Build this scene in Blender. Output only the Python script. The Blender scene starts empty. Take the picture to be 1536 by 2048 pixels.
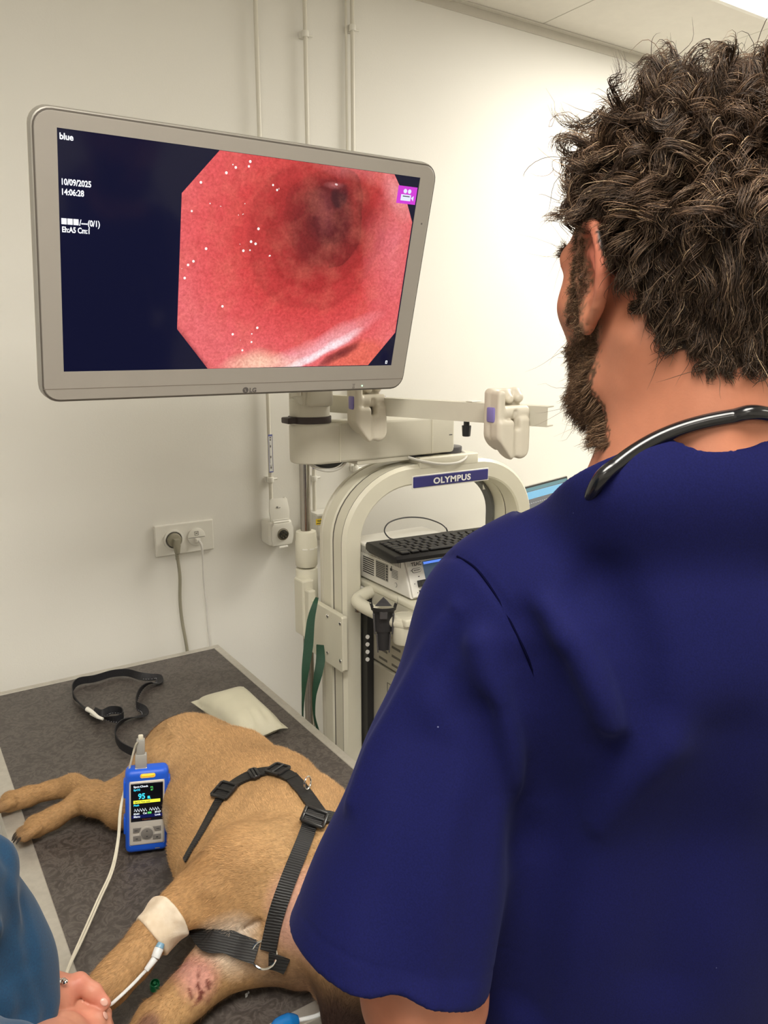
import bpy, bmesh, math, random
import numpy as np
from mathutils import Vector, Matrix, Euler
random.seed(7); rng = np.random.default_rng(11)
scn = bpy.context.scene
COL = scn.collection
PI = math.pi

# ------------------------------------------------------------------ camera, world, lights, exposure
CAM_H = 1.65; PITCH = math.radians(12.33); AZ = math.radians(33.2); FPX = 1560.0
cam = bpy.data.objects.new('camera', bpy.data.cameras.new('camera'))
COL.objects.link(cam)
cam.location = (0, 0, CAM_H)
cam.rotation_euler = Euler((PI/2 - PITCH, 0, -AZ), 'XYZ')
cam.data.sensor_fit = 'VERTICAL'; cam.data.sensor_height = 36; cam.data.sensor_width = 27
cam.data.lens = FPX * 36 / 2048
cam.data.clip_start = 0.02
scn.camera = cam
scn.view_settings.view_transform = 'Standard'; scn.view_settings.look = 'None'
scn.view_settings.gamma = 1; scn.view_settings.use_curve_mapping = False
scn.view_settings.exposure = 0.34
w = bpy.data.worlds.new('world'); scn.world = w; w.use_nodes = True
w.node_tree.nodes['Background'].inputs[0].default_value = (1, .93, .82, 1)
w.node_tree.nodes['Background'].inputs[1].default_value = 0.05
WARM = (1.0, .955, .885)
CEIL = 2.58
# recessed ceiling panels: centre x, y, size x, size y, watts
PANELS = [(2.42, 1.228, 1.2, .6, 17), (0.02, .028, 1.2, .6, 21), (2.42, -1.17, 1.2, .6, 3), (-1.18, -1.172, 1.2, .6, 2)]
for i, (x, y, sx, sy, W) in enumerate(PANELS):
    l = bpy.data.lights.new('panel_light', 'AREA'); l.shape = 'RECTANGLE'; l.size = sx*.94; l.size_y = sy*.9
    l.energy = W; l.color = WARM
    o = bpy.data.objects.new('panel_light', l); COL.objects.link(o); o.location = (x, y, CEIL-.012)

# ------------------------------------------------------------------ projection helpers (metres, from the solved camera)
_F = np.array([math.sin(AZ)*math.cos(PITCH), math.cos(AZ)*math.cos(PITCH), -math.sin(PITCH)])
_R = np.array([math.cos(AZ), -math.sin(AZ), 0.]); _U = np.cross(_R, _F); _C = np.array([0, 0, CAM_H])
def ray(x, y): return _F + _R*(x-768)/FPX - _U*(y-1024)/FPX
def onz(x, y, z): r = ray(x, y); return _C + r*(z-CAM_H)/r[2]
def onY(x, y, Y): r = ray(x, y); return _C + r*Y/r[1]
def onX(x, y, X): r = ray(x, y); return _C + r*X/r[0]
def dep(x, y, d): return _C + ray(x, y)*d
TZ = .87                      # table top height
def T(px, py, h=0.0): return onz(px, py, TZ+h)
def uvz(p):                   # (right, forward, up) -> world, for arrays too
    p = np.asarray(p, float)
    c, s = math.cos(AZ), math.sin(AZ)
    return np.stack([p[..., 0]*c + p[..., 1]*s, -p[..., 0]*s + p[..., 1]*c, p[..., 2]], -1)

# ------------------------------------------------------------------ object helpers
def tag(o, label=None, cat=None, group=None, kind=None):
    if label: o['label'] = label
    if cat: o['category'] = cat
    if group: o['group'] = group
    if kind: o['kind'] = kind
    return o
def thing(name, label, cat, loc, group=None):
    o = bpy.data.objects.new(name, None); COL.objects.link(o)
    o.empty_display_size = .05; o.location = tuple(loc)
    return tag(o, label, cat, group)
def put(name, me, mat, parent=None):
    if mat is not None and len(me.materials) == 0:
        for m_ in (mat if isinstance(mat, (list, tuple)) else [mat]): me.materials.append(m_)
    o = bpy.data.objects.new(name, me); COL.objects.link(o)
    if parent is not None:
        o.parent = parent
        if parent.type == 'EMPTY': o.matrix_parent_inverse = Matrix.Translation(-parent.location)
    return o
def struct(name, me, mat):
    o = put(name, me, mat); o['kind'] = 'structure'; return o
def dup(o, off, parent=None):
    c = o.copy(); COL.objects.link(c)
    if parent is None: c.location = o.location + Vector(off)
    else: c.parent = parent
    for ch in o.children: dup(ch, off, c)
    return c
def mesh_np(V, Fq, smooth=True, name='m'):
    me = bpy.data.meshes.new(name)
    V = np.asarray(V, np.float32); Fq = np.asarray(Fq, np.int32)
    n, k = Fq.shape
    me.vertices.add(len(V)); me.vertices.foreach_set('co', V.ravel())
    me.loops.add(n*k); me.loops.foreach_set('vertex_index', Fq.ravel())
    me.polygons.add(n)
    me.polygons.foreach_set('loop_start', np.arange(0, n*k, k, dtype=np.int32))
    try: me.polygons.foreach_set('loop_total', np.full(n, k, np.int32))
    except Exception: pass
    me.update(calc_edges=True)
    me.polygons.foreach_set('use_smooth', np.full(n, smooth, bool))
    return me
def set_col(me, cols, name='col'):
    a = me.color_attributes.new(name, 'FLOAT_COLOR', 'POINT')
    c = np.ones((len(me.vertices), 4), np.float32); c[:, :3] = cols
    a.data.foreach_set('color', c.ravel())
def bm_mesh(bm, smooth=False, angle=None):
    me = bpy.data.meshes.new('m'); bmesh.ops.recalc_face_normals(bm, faces=bm.faces)
    if smooth:
        for f_ in bm.faces: f_.smooth = True
        if angle is not None:
            for e_ in bm.edges:
                if len(e_.link_faces) == 2 and e_.calc_face_angle(0) > math.radians(angle): e_.smooth = False
    bm.to_mesh(me); bm.free(); return me
class MB:
    """collects shapes in one mesh"""
    def __init__(s): s.bm = bmesh.new()
    def _xf(s, vs, M):
        if M is not None: bmesh.ops.transform(s.bm, matrix=M, verts=vs)
    def box(s, lo, hi, bev=0.0, seg=2, M=None):
        lo = Vector(lo); hi = Vector(hi)
        r = bmesh.ops.create_cube(s.bm, size=1); vs = r['verts']
        bmesh.ops.scale(s.bm, vec=hi-lo, verts=vs); bmesh.ops.translate(s.bm, vec=(lo+hi)/2, verts=vs)
        if bev > 0:
            es = list({e for v in vs for e in v.link_edges})
            r = bmesh.ops.bevel(s.bm, geom=es, offset=bev, segments=seg, profile=.5, affect='EDGES')
            vs = list({v for v in r['verts']} | {v for v in vs if v.is_valid})
        s._xf(vs, M); return s
    def cyl(s, a, b, r0, r1=None, n=24, bev=0.0):
        a = Vector(a); b = Vector(b); r1 = r0 if r1 is None else r1
        d = b-a; L = d.length
        r = bmesh.ops.create_cone(s.bm, cap_ends=True, segments=n, radius1=r0, radius2=r1, depth=L)
        vs = r['verts']
        if bev > 0:
            es = [e for e in {e for v in vs for e in v.link_edges} if any(len(f.verts) > 4 for f in e.link_faces)]
            r = bmesh.ops.bevel(s.bm, geom=es, offset=bev, segments=2, profile=.5, affect='EDGES')
            vs = list({v for v in r['verts']} | {v for v in vs if v.is_valid})
        M = Matrix.Translation((a+b)/2) @ d.to_track_quat('Z', 'Y').to_matrix().to_4x4()
        bmesh.ops.transform(s.bm, matrix=M, verts=vs); return s
    def sph(s, c, r, sc=(1, 1, 1), n=16):
        q = bmesh.ops.create_uvsphere(s.bm, u_segments=n, v_segments=max(6, n//2), radius=r)
        bmesh.ops.scale(s.bm, vec=sc, verts=q['verts']); bmesh.ops.translate(s.bm, vec=Vector(c), verts=q['verts']); return s
    def poly(s, pts, d, bev=0.0):
        """extrude polygon pts (3d) by vector d"""
        d = Vector(d)
        a = [s.bm.verts.new(Vector(p)) for p in pts]; b = [s.bm.verts.new(Vector(p)+d) for p in pts]
        f1 = s.bm.faces.new(a); f2 = s.bm.faces.new(b[::-1]); n = len(pts)
        for i in range(n): s.bm.faces.new((a[i], b[i], b[(i+1) % n], a[(i+1) % n]))
        if bev > 0:
            bmesh.ops.bevel(s.bm, geom=list(set(f1.edges) | set(f2.edges)), offset=bev, segments=2, profile=.5, affect='EDGES')
        return s
    def lathe(s, prof, c, ax=(0, 0, 1), n=28):
        q = Vector(ax).normalized().to_track_quat('Z', 'Y'); c = Vector(c); rings = []
        for r_, z_ in prof:
            rings.append([s.bm.verts.new(c + q @ Vector((r_*math.cos(2*PI*k/n), r_*math.sin(2*PI*k/n), z_))) for k in range(n)])
        for A, B in zip(rings, rings[1:]):
            for k in range(n): s.bm.faces.new((A[k], A[(k+1) % n], B[(k+1) % n], B[k]))
        s.bm.faces.new(rings[0][::-1]); s.bm.faces.new(rings[-1]); return s
    def grid(s, rows):
        R_ = [[s.bm.verts.new(Vector(p)) for p in r] for r in rows]
        for A, B in zip(R_, R_[1:]):
            for k in range(len(A)-1): s.bm.faces.new((A[k], A[k+1], B[k+1], B[k]))
        return s
    def tube(s, pts, r, n=8, sub=6, closed=False):
        P = spline(pts, sub, closed); V_, F_ = tube_np(P, r, n, closed)
        vs = [s.bm.verts.new(v) for v in V_]
        for f_ in F_: s.bm.faces.new([vs[i] for i in f_])
        return s
    def ribbon(s, P, N, w_, t_):
        P = [Vector(p) for p in P]; n = len(P); rings = []
        for i in range(n):
            tg = (P[min(i+1, n-1)] - P[max(i-1, 0)]).normalized(); nn = Vector(N[i]); nn = (nn - tg*nn.dot(tg)).normalized()
            sd = tg.cross(nn)
            wi = w_ if np.isscalar(w_) else float(np.interp(i/(n-1), np.linspace(0, 1, len(w_)), w_))
            rings.append([s.bm.verts.new(P[i] + sd*a*wi/2 + nn*b*t_) for a, b in ((-1, 0), (1, 0), (1, 1), (-1, 1))])
        for A, B in zip(rings, rings[1:]):
            for k in range(4): s.bm.faces.new((A[k], A[(k+1) % 4], B[(k+1) % 4], B[k]))
        s.bm.faces.new(rings[0][::-1]); s.bm.faces.new(rings[-1]); return s
    def out(s, name, mat, parent=None, smooth=False, angle=35):
        return put(name, bm_mesh(s.bm, smooth, angle), mat, parent)
def spline(pts, sub=6, closed=False):
    P = np.array([tuple(p) for p in pts], float); n = len(P); out = []
    rngi = range(n) if closed else range(n-1)
    for i in rngi:
        if closed: p0, p1, p2, p3 = P[(i-1) % n], P[i], P[(i+1) % n], P[(i+2) % n]
        else: p0, p1, p2, p3 = P[max(i-1, 0)], P[i], P[i+1], P[min(i+2, n-1)]
        for k in range(sub):
            t = k/sub
            out.append(.5*((2*p1)+(-p0+p2)*t+(2*p0-5*p1+4*p2-p3)*t*t+(-p0+3*p1-3*p2+p3)*t**3))
    if not closed: out.append(P[-1])
    return np.array(out)
def tube_np(P, r, n=8, closed=False):
    m = len(P); r = np.full(m, r) if np.isscalar(r) else np.interp(np.linspace(0, 1, m), np.linspace(0, 1, len(r)), r)
    V_ = []; prev = None
    for i in range(m):
        if closed: tg = P[(i+1) % m]-P[i-1]
        else: tg = P[min(i+1, m-1)]-P[max(i-1, 0)]
        tg = tg/(np.linalg.norm(tg)+1e-9)
        if prev is None:
            a = np.array([0, 0, 1.]) if abs(tg[2]) < .9 else np.array([1., 0, 0])
        else: a = prev
        u = a - tg*(a@tg); u /= np.linalg.norm(u)+1e-9; prev = u; v = np.cross(tg, u)
        for k in range(n):
            V_.append(P[i]+r[i]*(u*math.cos(2*PI*k/n)+v*math.sin(2*PI*k/n)))
    F_ = []
    for i in range(m if closed else m-1):
        j = (i+1) % m
        for k in range(n): F_.append((i*n+k, i*n+(k+1) % n, j*n+(k+1) % n, j*n+k))
    if not closed: F_.append(tuple(range(n))[::-1]); F_.append(tuple((m-1)*n+k for k in range(n)))
    return V_, F_
def text(s, size, o, ax, up, mat, parent, name='lettering', align='LEFT', bold=0.0, sx=1.0, space=1.0):
    cu = bpy.data.curves.new('t', 'FONT'); cu.body = s; cu.size = size; cu.align_x = align; cu.offset = bold; cu.resolution_u = 4; cu.space_character = space
    to = bpy.data.objects.new('t', cu); COL.objects.link(to)
    dg = bpy.context.evaluated_depsgraph_get()
    me = bpy.data.meshes.new_from_object(to.evaluated_get(dg)); bpy.data.objects.remove(to)
    ax = Vector(ax).normalized(); up = Vector(up).normalized(); nn = ax.cross(up)
    M = Matrix(((ax.x*sx, up.x, nn.x, o[0]), (ax.y*sx, up.y, nn.y, o[1]), (ax.z*sx, up.z, nn.z, o[2]), (0, 0, 0, 1)))
    me.transform(M); me.materials.clear()
    return put(name, me, mat, parent)

# ------------------------------------------------------------------ materials
class NT:
    def __init__(s, name):
        s.m = bpy.data.materials.new(name); s.m.use_nodes = True; s.t = s.m.node_tree; s.N = s.t.nodes; s.L = s.t.links
        s.b = s.N['Principled BSDF']
    def n(s, ty, **k):
        x = s.N.new(ty)
        for a, v in k.items():
            if a in ('inputs',):
                for q, u in v.items(): x.inputs[q].default_value = u
            else: setattr(x, a, v)
        return x
    def l(s, a, b): s.L.new(a, b)
    def ramp(s, fac, stops):
        r = s.n('ShaderNodeValToRGB'); e = r.color_ramp.elements
        while len(e) < len(stops): e.new(.5)
        for q, (p, c) in zip(e, stops): q.position = p; q.color = (*c, 1)
        s.l(fac, r.inputs[0]); return r.outputs[0]
    def noise(s, scale, detail=3, co=None, rough=.5, dist=0):
        x = s.n('ShaderNodeTexNoise'); x.inputs['Scale'].default_value = scale; x.inputs['Detail'].default_value = detail
        x.inputs['Roughness'].default_value = rough; x.inputs['Distortion'].default_value = dist
        if co is None: co = s.n('ShaderNodeTexCoord').outputs['Object']
        s.l(co, x.inputs['Vector']); return x.outputs[0]
    def mix(s, fac, a, b, mode='MIX'):
        x = s.n('ShaderNodeMix', data_type='RGBA', blend_type=mode)
        for i, v in ((0, fac), (6, a), (7, b)):
            if hasattr(v, 'is_linked') or hasattr(v, 'links'): s.l(v, x.inputs[i])
            else: x.inputs[i].default_value = v if not isinstance(v, tuple) or len(v) == 4 else (*v, 1)
        return x.outputs[2]
    def math(s, op, a, b=0.0, c=0.0):
        x = s.n('ShaderNodeMath', operation=op)
        for i, v in enumerate((a, b, c)):
            if hasattr(v, 'links'): s.l(v, x.inputs[i])
            else: x.inputs[i].default_value = v
        return x.outputs[0]
    def bump(s, h, strength=.3, dist=.001):
        x = s.n('ShaderNodeBump'); x.inputs['Strength'].default_value = strength; x.inputs['Distance'].default_value = dist
        s.l(h, x.inputs['Height']); s.l(x.outputs[0], s.b.inputs['Normal']); return x
def M(name, col, rough=.5, metal=0.0, vary=.04, vscale=30, bump=0.0, bscale=400, emit=None, es=1.0, trans=0.0, coat=0.0, sss=0.0, sheen=0.0, spec=None, ior=None):
    t = NT(name); b = t.b
    f = t.noise(vscale, 4)
    lo = tuple(max(0, c*(1-vary)) for c in col); hi = tuple(min(1, c*(1+vary)) for c in col)
    t.l(t.ramp(f, [(.3, lo), (.7, hi)]), b.inputs['Base Color'])
    b.inputs['Roughness'].default_value = rough; b.inputs['Metallic'].default_value = metal
    if bump: t.bump(t.noise(bscale, 3), bump, .0006)
    if emit: b.inputs['Emission Color'].default_value = (*emit, 1); b.inputs['Emission Strength'].default_value = es
    if trans: b.inputs['Transmission Weight'].default_value = trans
    if coat: b.inputs['Coat Weight'].default_value = coat; b.inputs['Coat Roughness'].default_value = .05
    if sss: b.inputs['Subsurface Weight'].default_value = sss; b.inputs['Subsurface Scale'].default_value = .01; b.inputs['Subsurface Radius'].default_value = (1, .35, .2)
    if sheen: b.inputs['Sheen Weight'].default_value = sheen
    if spec is not None: b.inputs['Specular IOR Level'].default_value = spec
    if ior: b.inputs['IOR'].default_value = ior
    return t.m
def vcol_mat(name, rough=.5, sss=0.0, bump=0.0, bscale=300, spec=.4, vary=.12, vscale=60, sheen=0.0, stretch=None):
    t = NT(name); b = t.b
    a = t.n('ShaderNodeVertexColor', layer_name='col')
    f = t.noise(vscale, 4)
    t.l(t.mix(1.0, a.outputs[0], t.ramp(f, [(.3, (1-vary,)*3), (.7, (1+vary*.5,)*3)]), 'MULTIPLY'), b.inputs['Base Color'])
    b.inputs['Roughness'].default_value = rough; b.inputs['Specular IOR Level'].default_value = spec
    if sss: b.inputs['Subsurface Weight'].default_value = sss; b.inputs['Subsurface Scale'].default_value = .008; b.inputs['Subsurface Radius'].default_value = (1, .35, .2)
    if bump: t.bump(t.noise(bscale, 4), bump, .0006)
    if sheen: b.inputs['Sheen Weight'].default_value = sheen
    return t.m
WALL = M('painted_wall', (.80, .782, .725), .62, vary=.015, vscale=2.5, bump=.25, bscale=260)
CEILM = M('ceiling_tile', (.74, .71, .64), .8, vary=.02, bump=.15, bscale=500)
TRIMM = M('metal_trim', (.62, .59, .52), .45, vary=.02)
FLOORM = M('vinyl_floor', (.33, .31, .29), .4, vary=.2, vscale=60)
CREAM = M('cream_plastic', (.67, .64, .52), .38, vary=.015, bump=.08, bscale=900)
CREAM2 = M('cream_powder_coat', (.60, .57, .47), .45, vary=.02, bump=.1, bscale=1200)
WHITEP = M('white_plastic', (.80, .78, .71), .35, vary=.01)
GROOVE = M('shadow_gap_rubber', (.13, .12, .10), .8)
DARK = M('dark_grey_plastic', (.060, .057, .060), .45, vary=.1)
BLACK = M('black_plastic', (.012, .012, .013), .42, vary=.1)
BROWNB = M('dark_brown_collar', (.03, .018, .016), .5)
STEEL = M('polished_steel', (.40, .375, .34), .20, 1.0, vary=.03)
CHROME = M('chrome', (.8, .78, .74), .12, 1.0)
BEZEL = M('monitor_bezel', (.345, .318, .28), .5, vary=.01, bump=.05, bscale=1500)
RIM = M('monitor_rim', (.36, .34, .30), .38, .2)
PURPLE = M('purple_button', (.24, .20, .52), .45)
NAVYP = M('navy_plate', (.03, .028, .18), .35)
LETTERW = M('white_print', (.93, .92, .89), .5)
LETTERK = M('dark_print', (.05, .05, .05), .6)
GREYPR = M('grey_print', (.22, .21, .19), .6)
YELLOW = M('yellow_sticker', (.85, .62, .03), .5)
# ------------------------------------------------------------------ signed distance modelling
def A3(p): return np.asarray(tuple(p), np.float32)
def cap(p, a, b, ra, rb):
    a = A3(a); b = A3(b); ba = b-a; pa = p-a
    h = np.clip(pa@ba/(ba@ba+1e-12), 0, 1)
    return np.linalg.norm(pa-h[:, None]*ba, axis=1) - (ra+(rb-ra)*h)
def ell(p, c, r, Rm=None):
    q = p-A3(c)
    if Rm is not None: q = q@np.asarray(Rm, np.float32).T
    r = A3(r); k0 = np.linalg.norm(q/r, axis=1); k1 = np.linalg.norm(q/(r*r), axis=1)+1e-9
    return k0*(k0-1)/k1
def rbox(p, c, hs, r, Rm=None):
    q = p-A3(c)
    if Rm is not None: q = q@np.asarray(Rm, np.float32).T
    q = np.abs(q)-(A3(hs)-r)
    return np.linalg.norm(np.maximum(q, 0), axis=1)+np.minimum(q.max(1), 0)-r
def smin(a, b, k):
    h = np.maximum(k-np.abs(a-b), 0)/k
    return np.minimum(a, b)-h*h*k*.25
def smax(a, b, k): return -smin(-a, -b, k)
def chain(p, pts, k=.02):
    """pts: (x,y,z,r)"""
    d = None
    for a, b in zip(pts, pts[1:]):
        e = cap(p, a[:3], b[:3], a[3], b[3]); d = e if d is None else smin(d, e, k*.5)
    return d
def sdf_mesh(fn, lo, hi, h, c=4, margin=1.0):
    lo = np.array(lo, np.float64); hi = np.array(hi, np.float64)
    nb = np.ceil((hi-lo)/(h*c)).astype(int); n = nb*c+1
    def pts(ix): return (lo+ix*h).astype(np.float32)
    gc = np.stack(np.meshgrid(*[np.arange(k+1)*c for k in nb], indexing='ij'), -1).reshape(-1, 3)
    Dc = fn(pts(gc)).reshape(nb+1)
    D = np.repeat(np.repeat(np.repeat(Dc[:-1, :-1, :-1], c, 0), c, 1), c, 2)
    D = np.pad(D, ((0, 1),)*3, mode='edge').astype(np.float32)
    corners = [Dc[i:nb[0]+i, j:nb[1]+j, k:nb[2]+k] for i in (0, 1) for j in (0, 1) for k in (0, 1)]
    act = np.min(np.abs(corners), 0) < c*h*1.0*margin+h
    act |= (np.min(corners, 0) < 0) & (np.max(corners, 0) > 0)
    bi = np.argwhere(act)
    off = np.stack(np.meshgrid(*[np.arange(c+1)]*3, indexing='ij'), -1).reshape(-1, 3)
    for s_ in range(0, len(bi), 4000):
        ix = (bi[s_:s_+4000, None, :]*c+off[None]).reshape(-1, 3)
        D[ix[:, 0], ix[:, 1], ix[:, 2]] = fn(pts(ix))
    ins = D < 0
    n = np.array(D.shape)
    cnt = np.zeros(n-1, np.int8)
    for i in (0, 1):
        for j in (0, 1):
            for k in (0, 1): cnt += ins[i:n[0]-1+i, j:n[1]-1+j, k:n[2]-1+k]
    cells = np.argwhere((cnt > 0) & (cnt < 8))
    idm = np.full(n-1, -1, np.int32); idm[tuple(cells.T)] = np.arange(len(cells))
    acc = np.zeros((len(cells), 3)); w_ = np.zeros(len(cells))
    cs = [(i, j, k) for i in (0, 1) for j in (0, 1) for k in (0, 1)]
    for a in range(8):
        for b in range(a+1, 8):
            if sum(abs(cs[a][q]-cs[b][q]) for q in range(3)) != 1: continue
            ca = cells+cs[a]; cb = cells+cs[b]
            da = D[tuple(ca.T)]; db = D[tuple(cb.T)]; m = (da < 0) != (db < 0)
            t = np.where(m, da/(da-db+1e-12), 0)[:, None]
            acc += np.where(m[:, None], ca+t*(cb-ca), 0); w_ += m
    V = lo+(acc/w_[:, None])*h
    Q = []
    for ax in range(3):
        sl0 = [slice(None)]*3; sl1 = [slice(None)]*3; sl0[ax] = slice(0, -1); sl1[ax] = slice(1, None)
        A_ = ins[tuple(sl0)]; B_ = ins[tuple(sl1)]
        e = np.argwhere(A_ != B_); flip = A_[tuple(e.T)]
        u, v = (ax+1) % 3, (ax+2) % 3
        ok = (e[:, u] > 0) & (e[:, v] > 0) & (e[:, u] < n[u]-1) & (e[:, v] < n[v]-1); e = e[ok]; flip = flip[ok]
        def cc(du, dv):
            q = e.copy(); q[:, u] += du; q[:, v] += dv; return idm[tuple(q.T)]
        q = np.stack([cc(-1, -1), cc(0, -1), cc(0, 0), cc(-1, 0)], 1)
        q[~flip] = q[~flip][:, ::-1]; Q.append(q)
    Q = np.concatenate(Q); Q = Q[(Q >= 0).all(1)]
    return V.astype(np.float32), Q
def grad(fn, P, e=.0015):
    P = np.asarray(P, np.float32); G = np.zeros_like(P)
    for i in range(3):
        d = np.zeros(3, np.float32); d[i] = e
        G[:, i] = fn(P+d)-fn(P-d)
    return G/(np.linalg.norm(G, axis=1, keepdims=True)+1e-9)
def trace(fn, px, py, start=.3):
    r = ray(px, py); r = r/np.linalg.norm(r); t = start
    for _ in range(160):
        p = (_C+r*t)[None].astype(np.float32); d = float(fn(p)[0])
        if d < .0005: break
        t += d*.8
        if t > 4: return None, None
    return _C+r*t, grad(fn, p)[0].astype(float)
def snoise(p, s, seed=0):
    """cheap smooth pseudo noise from sines"""
    r = np.random.default_rng(seed); o = 0
    for _ in range(5):
        k = r.normal(size=3)*s; o = o+np.sin(p@k.astype(np.float32)+r.uniform(0, 6.28))
    return o/3
def blades(roots, tips_dir, norm, L, w_, cols, seg=1, bend=None):
    """short fur: one tapered blade each"""
    n = len(roots); side = np.cross(tips_dir, norm); side /= np.linalg.norm(side, axis=1, keepdims=True)+1e-9
    a = roots-side*w_/2; b = roots+side*w_/2; c = roots+tips_dir*np.asarray(L).reshape(-1, 1)
    V = np.stack([a, b, c], 1).reshape(-1, 3); Fq = np.arange(n*3).reshape(n, 3)
    me = mesh_np(V, Fq, True); set_col(me, np.repeat(cols, 3, 0)); return me
def strands(P, rad, cols):
    """P (n,m,3) strand points -> three-sided tapered tubes; rad (m,)"""
    n, m, _ = P.shape
    tg = np.gradient(P, axis=1); tg /= np.linalg.norm(tg, axis=2, keepdims=True)+1e-9
    a = np.array([.31, .52, .79]); u = np.cross(tg, a); u /= np.linalg.norm(u, axis=2, keepdims=True)+1e-9; v = np.cross(tg, u)
    R_ = rad[None, :, None]
    V = np.stack([P+R_*(u*math.cos(q)+v*math.sin(q)) for q in (0, 2.0944, 4.18879)], 2)
    V = V.reshape(-1, 3)
    base = (np.arange(n)*m*3)[:, None, None]+(np.arange(m-1)*3)[None, :, None]
    F_ = []
    for k in range(3):
        k2 = (k+1) % 3
        F_.append(np.stack([base+k, base+k2, base+3+k2, base+3+k], -1).reshape(-1, 4))
    me = mesh_np(V, np.concatenate(F_), True); set_col(me, np.repeat(cols, m*3, 0)); return me
# ------------------------------------------------------------------ the room
WY = 1.93; X0, X1, Y0 = -1.9, 3.7, -2.4
struct('floor', bm_mesh(MB().box((X0, Y0, -.08), (X1, WY, 0)).bm), FLOORM)
struct('wall_back', bm_mesh(MB().box((X0, WY, 0), (X1, WY+.1, CEIL+.1)).bm), WALL)
struct('wall_left', bm_mesh(MB().box((X0-.1, Y0, 0), (X0, WY, CEIL+.1)).bm), WALL)
struct('wall_right', bm_mesh(MB().box((X1, Y0, 0), (X1+.1, WY, CEIL+.1)).bm), WALL)
struct('wall_front', bm_mesh(MB().box((X0, Y0-.1, 0), (X1, Y0, CEIL+.1)).bm), WALL)
struct('ceiling', bm_mesh(MB().box((X0, Y0, CEIL+.012), (X1, WY, CEIL+.1)).bm), CEILM)
# suspended tiles as one field with open joints, leaving holes for the light panels
def in_panel(x, y):
    return any(abs(x-a) < c/2 and abs(y-b) < d/2 for a, b, c, d, e in PANELS)
mb = MB(); xs = [1.82+.6*k for k in range(-7, 5)]; ys = [WY, 1.528]+[1.528-.6*k for k in range(1, 8)]
for xa in xs:
    for ya, yb in zip(ys, ys[1:]):
        a = max(xa, X0); b = min(xa+.6, X1); c_ = max(yb, Y0)
        if b-a < .02 or ya-c_ < .02 or in_panel((xa+.3), (ya+yb)/2): continue
        mb.box((a+.0015, c_+.0015, CEIL), (b-.0015, ya-.0015, CEIL+.014), .001, 1)
struct('ceiling_tiles', bm_mesh(mb.bm), CEILM)
mb = MB(); mb.box((X0, WY-.022, CEIL-.003), (X1, WY, CEIL-.0005)).box((X0, WY-.0035, CEIL-.026), (X1, WY, CEIL-.0005))
struct('trim_1', bm_mesh(mb.bm), TRIMM)
struct('baseboard_back', bm_mesh(MB().box((X0, WY-.012, 0), (X1, WY, .08), .003).bm), TRIMM)
LAMP = M('lamp_diffuser', (.9, .9, .86), .5, emit=(1, .95, .85), es=6.0)
LFR = M('lamp_frame', (.8, .78, .72), .4)
for i, (x, y, sx, sy, W) in enumerate(PANELS):
    lb = ['flush white ceiling light panel glowing above the curly-haired man', 'ceiling light panel overhead between the two people',
          'ceiling light panel at the back right of the room, behind the man', 'ceiling light panel nearest the left wall'][i]
    t = thing('ceiling_light', lb, 'light', (x, y, CEIL), 'recessed ceiling light panels')
    f = MB()
    for a, b in (((x-sx/2, y-sy/2), (x+sx/2, y-sy/2+.014)), ((x-sx/2, y+sy/2-.014), (x+sx/2, y+sy/2)), ((x-sx/2, y-sy/2+.014), (x-sx/2+.014, y+sy/2-.014)), ((x+sx/2-.014, y-sy/2+.014), (x+sx/2, y+sy/2-.014))):
        f.box((*a, CEIL-.004), (*b, CEIL+.011))
    f.out('frame', LFR, t)
    MB().box((x-sx/2+.014, y-sy/2+.014, CEIL-.001), (x+sx/2-.014, y+sy/2-.014, CEIL+.010)).out('diffuser', LAMP, t)

# ------------------------------------------------------------------ pipes, outlets and sockets on the wall
PIPEM = M('painted_pipe', (.72, .69, .60), .35, vary=.01)
def pipe(x, z0, label, clamps):
    t = thing('gas_pipe', label, 'pipe', (x, WY, z0), 'slim painted pipes running down the wall')
    MB().cyl((x, WY-.017, z0), (x, WY-.017, CEIL-.03), .0055, n=14).out('pipe', PIPEM, t, True)
    for z in clamps:
        m = MB().box((x-.011, WY-.010, z-.008), (x+.011, WY, z+.008), .002)
        m.cyl((x, WY-.017, z-.007), (x, WY-.017, z+.007), .0095, n=16, bev=.001)
        m.cyl((x+.008, WY-.012, z), (x+.022, WY-.012, z), .003, n=10)
        m.out('pipe_clamp', WHITEP, t, True)
    return t
pA = pipe(.884, 1.19, 'leftmost slim wall pipe, ending at the open oxygen outlet', (1.284, 2.12))
pB = pipe(1.017, 1.17, 'middle slim wall pipe, ending at the box with a yellow sticker', (1.275, 2.40))
pC = pipe(1.154, 1.17, 'rightmost slim wall pipe, passing behind the cream arch', (1.29, 2.44))
m = MB().cyl((1.139, WY-.011, 1.30), (1.139, WY-.011, CEIL-.03), .0035, n=10); m.out('thin_companion_pipe', PIPEM, pC, True)
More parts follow.
